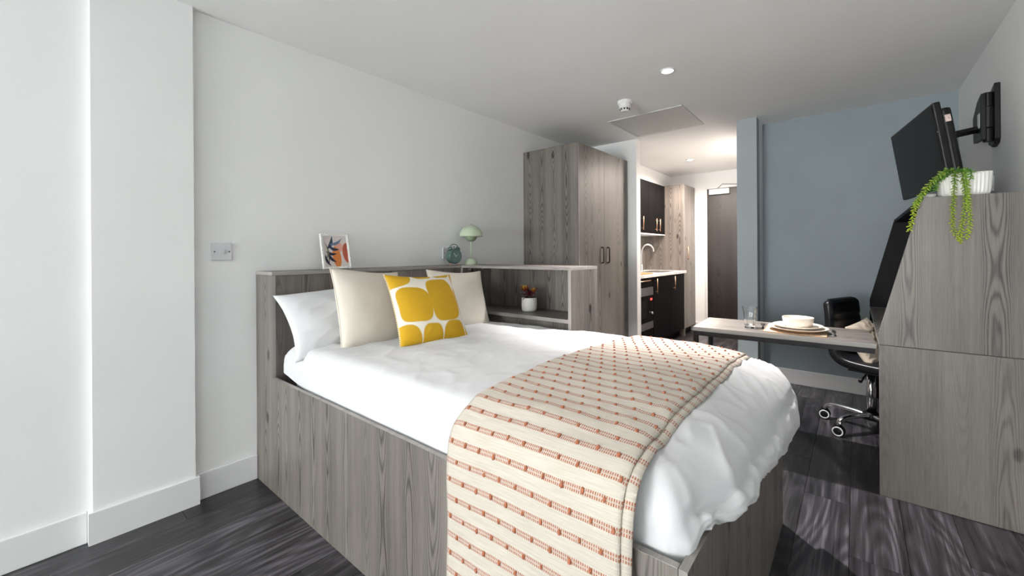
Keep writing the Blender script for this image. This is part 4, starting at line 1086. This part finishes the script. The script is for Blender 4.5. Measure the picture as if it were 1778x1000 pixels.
# ================================================================== OFFICE CHAIR
ch = thing('office_chair', 'black padded office chair with chrome base at the desk', 'chair', (2.562, 3.629, 0), R(-22))
loc_ang = 22
obj('hub', LA([(0.0, 0.085), (0.040, 0.085), (0.045, 0.095), (0.040, 0.128), (0.031, 0.135), (0.0, 0.136)], 24), M['black_plastic'], ch, smooth=True)
obj('gas_stem', LA([(0.026, 0.13), (0.026, 0.30), (0.0235, 0.305), (0.0235, 0.42), (0.0, 0.421)], 24), M['chrome'], ch, smooth=True)
for k in range(5):
    a = R(159.7 + 72 * k + loc_ang)
    dx, dy = math.cos(a), math.sin(a)
    prof = spline([(0.036, 0.112), (0.10, 0.116), (0.175, 0.117), (0.228, 0.112), (0.256, 0.094), (0.265, 0.074)], 5)
    lg = obj('leg', TU([(r * dx, r * dy, z) for r, z in [(p[0], p[1]) for p in [(q.x, q.y) for q in [Vector((p[0], p[1], 0)) for p in prof]]]], [0.022] * 12 + [0.019] * (len(prof) - 12), 10, 0.7), M['chrome'], ch, smooth=True)
    cx, cy = 0.269 * dx, 0.269 * dy
    obj('caster_fork', LA([(0.0, 0.084), (0.014, 0.082), (0.019, 0.076), (0.021, 0.066), (0.0, 0.065)], 14, (cx, cy, 0)), M['black_plastic'], lg, smooth=True)
    sd = Vector((math.cos(R(-40)), math.sin(R(-40)), 0)) if True else Vector((-dy, dx, 0))
    for s in (-1, 1):
        bm = LA([(0.0, 0.004), (0.033, 0.004), (0.0345, 0.008), (0.0345, 0.018), (0.032, 0.022), (0.0, 0.0225)], 22, axis='y')
        bm2 = LA([(0.0225, 0.0224), (0.0225, 0.0236), (0.0305, 0.0232), (0.0305, 0.0221)], 22, axis='y', cap=False)
        for b_ in (bm, bm2):
            for vtx in b_.verts: vtx.co.y *= s
            bmesh.ops.rotate(b_, verts=b_.verts, cent=(0, 0, 0), matrix=Matrix.Rotation(R(-3 + loc_ang - 6 * (k % 3)), 3, 'Z'))
            bmesh.ops.translate(b_, verts=b_.verts, vec=(cx, cy, 0.0347))
        obj('caster_wheel', bm, M['black_plastic'], lg, smooth=True)
        obj('wheel_ring', bm2, M['white_plastic'], lg, 'white ring on the wheel', smooth=True)
obj('lever', TU([(0.0, -0.03, 0.405), (0.02, -0.16, 0.385), (0.02, -0.20, 0.372)], [0.006, 0.006, 0.012], 8), M['black_plastic'], ch, smooth=True)
obj('seat_plate', BX(-0.09, 0.09, -0.09, 0.09, 0.40, 0.418, edge=False), M['black_metal'], ch)
def pad(name, path, W, T, label=None, tuft=None):
    """padded slab following a path in the x-z plane; tuft = (n_along, n_across) stitched squares on the inner face"""
    path = spline([(p[0], 0, p[1]) for p in path], 6); n = len(path); nc = 44
    d = [0.0]
    for i in range(1, n): d.append(d[-1] + (path[i] - path[i - 1]).length)
    P = np.zeros((nc, n + 2, 3))
    for j in range(n):
        t = (path[min(j + 1, n - 1)] - path[max(j - 1, 0)]).normalized()
        nn = Vector((-t.z, 0, t.x))       # towards the sitter's side when running from front edge to the top
        s = d[j] / d[-1]
        end = min(1.0, min(s, 1 - s) / 0.09 + 0.0)
        k = math.sqrt(max(0.0, 1 - (1 - end) ** 2))
        for i in range(nc):
            a = 2 * PI * i / nc; c, q = math.cos(a), math.sin(a)
            yy = W / 2 * (abs(c) ** 0.30) * (1 if c >= 0 else -1) * (0.86 + 0.14 * k)
            th = T / 2 * (abs(q) ** 0.55) * (1 if q >= 0 else -1) * (0.35 + 0.65 * k)
            if tuft and q < 0:
                gv = abs(math.sin(s * PI * tuft[0])); gu = abs(math.sin((yy / W + 0.5) * PI * tuft[1]))
                g = min(gv, gu); th *= 1 - 0.35 * max(0, 1 - g / 0.35) * k
            P[i, j + 1] = (path[j].x - nn.x * -th, yy, path[j].z + nn.z * th)
        if j == 0: P[:, 0] = np.array(path[j])
        if j == n - 1: P[:, n + 1] = np.array(path[j])
    me = grid_mesh(name, P, closed_u=True)
    bm = bmesh.new(); bm.from_mesh(me); bmesh.ops.remove_doubles(bm, verts=bm.verts, dist=1e-5)
    bpy.data.meshes.remove(me)
    return obj(name, bm, M['leather'], ch, label, smooth=True)
SH = 0.094
pad('seat', [(x + SH, z) for x, z in [(0.215, 0.462), (0.19, 0.462), (0.08, 0.456), (-0.06, 0.456), (-0.165, 0.470), (-0.215, 0.505), (-0.235, 0.56)]], 0.41, 0.075)
pad('backrest', [(x + SH, z) for x, z in [(-0.222, 0.515), (-0.238, 0.57), (-0.246, 0.66), (-0.252, 0.77), (-0.260, 0.855), (-0.262, 0.865)]], 0.405, 0.068, tuft=(3, 3))
cushion('cushion', 'beige cushion propped on the black office chair', 'cushion', 0.28, 0.28, 0.12, (2.548, 3.590, 0.602), R(62), R(-24), R(-10), M['chair_cushion'], seed=8, wr=0.012)

# ================================================================== TELEVISION
def rot3(yaw, tilt, roll): return Matrix.Rotation(yaw, 3, 'Z') @ Matrix.Rotation(tilt, 3, 'X') @ Matrix.Rotation(roll, 3, 'Y')
tv = thing('television', 'black flat television tilted down on its wall bracket', 'television', (2.755, 3.306, 1.734))
tv.rotation_euler = rot3(R(-79.9), R(7.9), R(-0.4)).to_euler()
TW, TH = 0.70, 0.42
obj('bezel', BX(-TW / 2, TW / 2, 0.0, 0.030, -TH / 2, TH / 2, edge=False), M['black_plastic'], tv, bevel=0.006)
obj('screen', BX(-TW / 2 + 0.018, TW / 2 - 0.018, -0.0015, 0.001, -TH / 2 + 0.030, TH / 2 - 0.018, edge=False), M['screen'], tv)
bh = obj('back_housing', BX(-TW / 2 + 0.03, TW / 2 - 0.025, 0.030, 0.075, -TH / 2 + 0.012, TH / 2 - 0.03, edge=False), M['black_plastic'], tv, bevel=0.015)
obj('sticker', BX(TW / 2 - 0.0252, TW / 2 - 0.0244, 0.042, 0.064, 0.105, 0.14, edge=False), M['red_sticker'], bh, 'small red and white sticker')
for sx, z in ((-1, -0.02), (1, 0.06)):
    obj('indicator', LA([(0.0022, -0.0005), (0.0022, -0.0016), (0, -0.0017)], 8, (sx * (TW / 2 - 0.004), 0, z), 'y'), M['white_plastic'], tv)
wm = thing('wall_bracket', 'black swivel bracket fixed to the wall behind the television', 'bracket', (RX, 3.42, 1.93))
obj('wall_plate', prism([(3.36, 1.80), (3.375, 1.775), (3.43, 1.765), (3.50, 1.79), (3.53, 1.84), (3.53, 2.02), (3.47, 2.07), (3.37, 2.10), (3.36, 2.095)], 0, RX - 0.022, RX - 0.0005), M['black_plastic'], wm, world=True, bevel=0.003)
for z0, z1, r in ((1.79, 1.86, 0.020), (1.865, 1.975, 0.026), (1.98, 2.055, 0.020)):
    obj('hinge_barrel', LA([(r, z0), (r, z1), (0.0, z1 + 0.001)], 20, (RX - 0.042, 3.385, 0)), M['black_plastic'], wm, smooth=False, world=True)
obj('swing_plate', prism([(3.36, 1.80), (3.55, 1.815), (3.56, 1.96), (3.45, 2.03), (3.36, 2.05)], 0, RX - 0.072, RX - 0.052), M['black_plastic'], wm, world=True, bevel=0.003)
obj('arm', TU([(RX - 0.062, 3.44, 1.872), (3.0, 3.42, 1.868), (2.93, 3.37, 1.85), (2.875, 3.335, 1.825)], [0.022, 0.021, 0.021, 0.021], 4, 0.9), M['black_plastic'], wm, world=True)
hd = obj('tilt_head', BX(-0.06, 0.06, 0.0755, 0.088, 0.02, 0.14, edge=False), M['black_plastic'], tv, bevel=0.002)
obj('maker_plate', BX(RX - 0.0745, RX - 0.0715, 3.385, 3.43, 1.87, 1.95, edge=False), M['switch_plastic'], wm, 'pale label plate', world=True)

# ================================================================== TRAILING PLANT
tpn = thing('trailing_plant', 'white ribbed pot with trailing green plant on top of the desk unit', 'plant', (2.872, 2.80, HZT))
def ribbed_pot():
    prof = [(0.0, 0.0), (0.80, 0.0), (0.89, 0.004), (0.94, 0.016), (0.97, 0.05), (1.0, 0.094), (1.0, 0.103), (0.965, 0.104), (0.94, 0.096), (0.0, 0.092)]
    seg = 480; P = np.zeros((seg, len(prof), 3))
    for k in range(seg):
        a = 2 * PI * k / seg; c, s = math.cos(a), math.sin(a)
        x = 0.086 * abs(c) ** 0.35 * (1 if c >= 0 else -1); y = 0.056 * abs(s) ** 0.35 * (1 if s >= 0 else -1)
        per = x if abs(s) > abs(c) * 0.75 else y
        rib = 1 - 0.025 * (0.5 + 0.5 * math.cos(per / 0.0125 * 2 * PI))
        for j, (r, h) in enumerate(prof):
            q = r * (rib if 2 <= j <= 6 else 0.99)
            P[k, j] = (x * q, y * q, h)
    me = grid_mesh('pot', P, closed_u=True)
    bm = bmesh.new(); bm.from_mesh(me); bpy.data.meshes.remove(me)
    bmesh.ops.remove_doubles(bm, verts=bm.verts, dist=1e-5)
    return obj('pot', bm, M['white_ceramic'], tpn, 'white ribbed pot', smooth=True)
ribbed_pot()
bm = BX(-0.076, 0.076, -0.046, 0.046, 0.088, 0.095, edge=False)
obj('soil', bm, M['soil'], tpn)
tp0 = Vector(tpn.location)
def strand(pts, n_leaf, size, c0, c1, wide=1.0):
    pts = [Vector(p) - tp0 for p in pts]; sp = spline(pts, 10)
    d = [0.0]
    for i in range(1, len(sp)): d.append(d[-1] + (sp[i] - sp[i - 1]).length)
    verts, faces, cols = [], [], []
    bm = bmesh.new(); 
    tube(bm, sp[::2] + ([sp[-1]] if len(sp) % 2 == 0 else []), 0.0016, 5)
    nst = len(bm.verts)
    cl = []
    for k in range(n_leaf):
        s = d[-1] * (k + 0.5) / n_leaf
        i = max(1, next((q for q in range(len(d)) if d[q] >= s), len(d) - 1))
        f = (s - d[i - 1]) / max(1e-6, d[i] - d[i - 1]); p = sp[i - 1].lerp(sp[i], f)
        t = (sp[i] - sp[i - 1]).normalized()
        a = Vector((0, -1, 0.1)) if abs(t.y) < 0.9 else Vector((0, 0, 1))
        s1 = t.cross(a).normalized(); s2 = s1.cross(t).normalized()
        ang = k * 2.399 + random.uniform(-.3, .3)
        out = (s1 * math.cos(ang) * wide + s2 * math.sin(ang) * 0.75 + t * 0.55 ).normalized()
        q = out.to_track_quat('Z', 'Y').to_matrix()
        L = size * random.uniform(0.8, 1.2) * (1.0 - 0.25 * s / d[-1])
        b0 = len(bm.verts)
        blob(bm, p + out * L * 0.75, L * 0.40, L * 0.30, L * 0.85, 6, 4, q)
        tt = s / d[-1] + random.uniform(-.12, .12); tt = min(1, max(0, tt))
        cl.append((b0, len(bm.verts), np.array(c0) * (1 - tt) + np.array(c1) * tt))
    nv = len(bm.verts)
    o = obj('strand', bm, M['leaf_green'], tpn, None, 'stuff', smooth=True)
    C = np.ones((nv, 4)); C[:, :3] = np.array(c0) * 0.8
    for a0, a1, c in cl: C[a0:a1, :3] = c
    ca = o.data.color_attributes.new('print', 'FLOAT_COLOR', 'POINT'); ca.data.foreach_set('color', C.reshape(-1).astype(np.float32))
G0, G1, G2 = (0.045, 0.16, 0.025), (0.16, 0.36, 0.04), (0.52, 0.62, 0.05)
strand([(2.835, 2.80, 1.545), (2.828, 2.74, 1.562), (2.800, 2.705, 1.556), (2.765, 2.70, 1.522), (2.735, 2.70, 1.478), (2.708, 2.702, 1.425), (2.695, 2.702, 1.36), (2.683, 2.704, 1.295)], 95, 0.0125, G0, G2)
strand([(2.845, 2.79, 1.545), (2.818, 2.745, 1.560), (2.785, 2.720, 1.535), (2.752, 2.712, 1.493), (2.722, 2.708, 1.447), (2.704, 2.704, 1.40)], 70, 0.013, G0, G1)
strand([(2.840, 2.80, 1.545), (2.808, 2.735, 1.545), (2.780, 2.722, 1.515), (2.770, 2.717, 1.475)], 40, 0.012, G0, G1)
strand([(2.85, 2.80, 1.545), (2.838, 2.735, 1.556), (2.832, 2.706, 1.52), (2.830, 2.702, 1.47), (2.826, 2.704, 1.40), (2.825, 2.704, 1.32), (2.832, 2.704, 1.275), (2.845, 2.704, 1.245)], 88, 0.0105, G0, G2)
strand([(2.865, 2.80, 1.548), (2.858, 2.735, 1.555), (2.860, 2.706, 1.50), (2.864, 2.702, 1.44), (2.857, 2.704, 1.34), (2.848, 2.704, 1.275), (2.849, 2.704, 1.236)], 92, 0.0105, G0, G2)
strand([(2.875, 2.80, 1.548), (2.868, 2.735, 1.553), (2.868, 2.706, 1.50), (2.871, 2.702, 1.43), (2.878, 2.704, 1.35), (2.874, 2.704, 1.29), (2.864, 2.704, 1.252)], 84, 0.0105, G1, G2)
strand([(2.87, 2.80, 1.545), (2.876, 2.745, 1.562), (2.884, 2.715, 1.548), (2.880, 2.708, 1.515)], 24, 0.011, G0, G1)
strand([(2.83, 2.81, 1.545), (2.845, 2.77, 1.568), (2.87, 2.765, 1.566), (2.895, 2.77, 1.553)], 34, 0.012, G0, G1)
sd_ = thing('dish', 'low white dish beside the ribbed plant pot', 'dish', (2.757, 2.80, HZT))
obj('dish_body', LA([(0.0, 0.0), (0.018, 0.0), (0.026, 0.010), (0.028, 0.020), (0.026, 0.020), (0.020, 0.008), (0.0, 0.006)], 28), M['white_ceramic'], sd_, smooth=True)
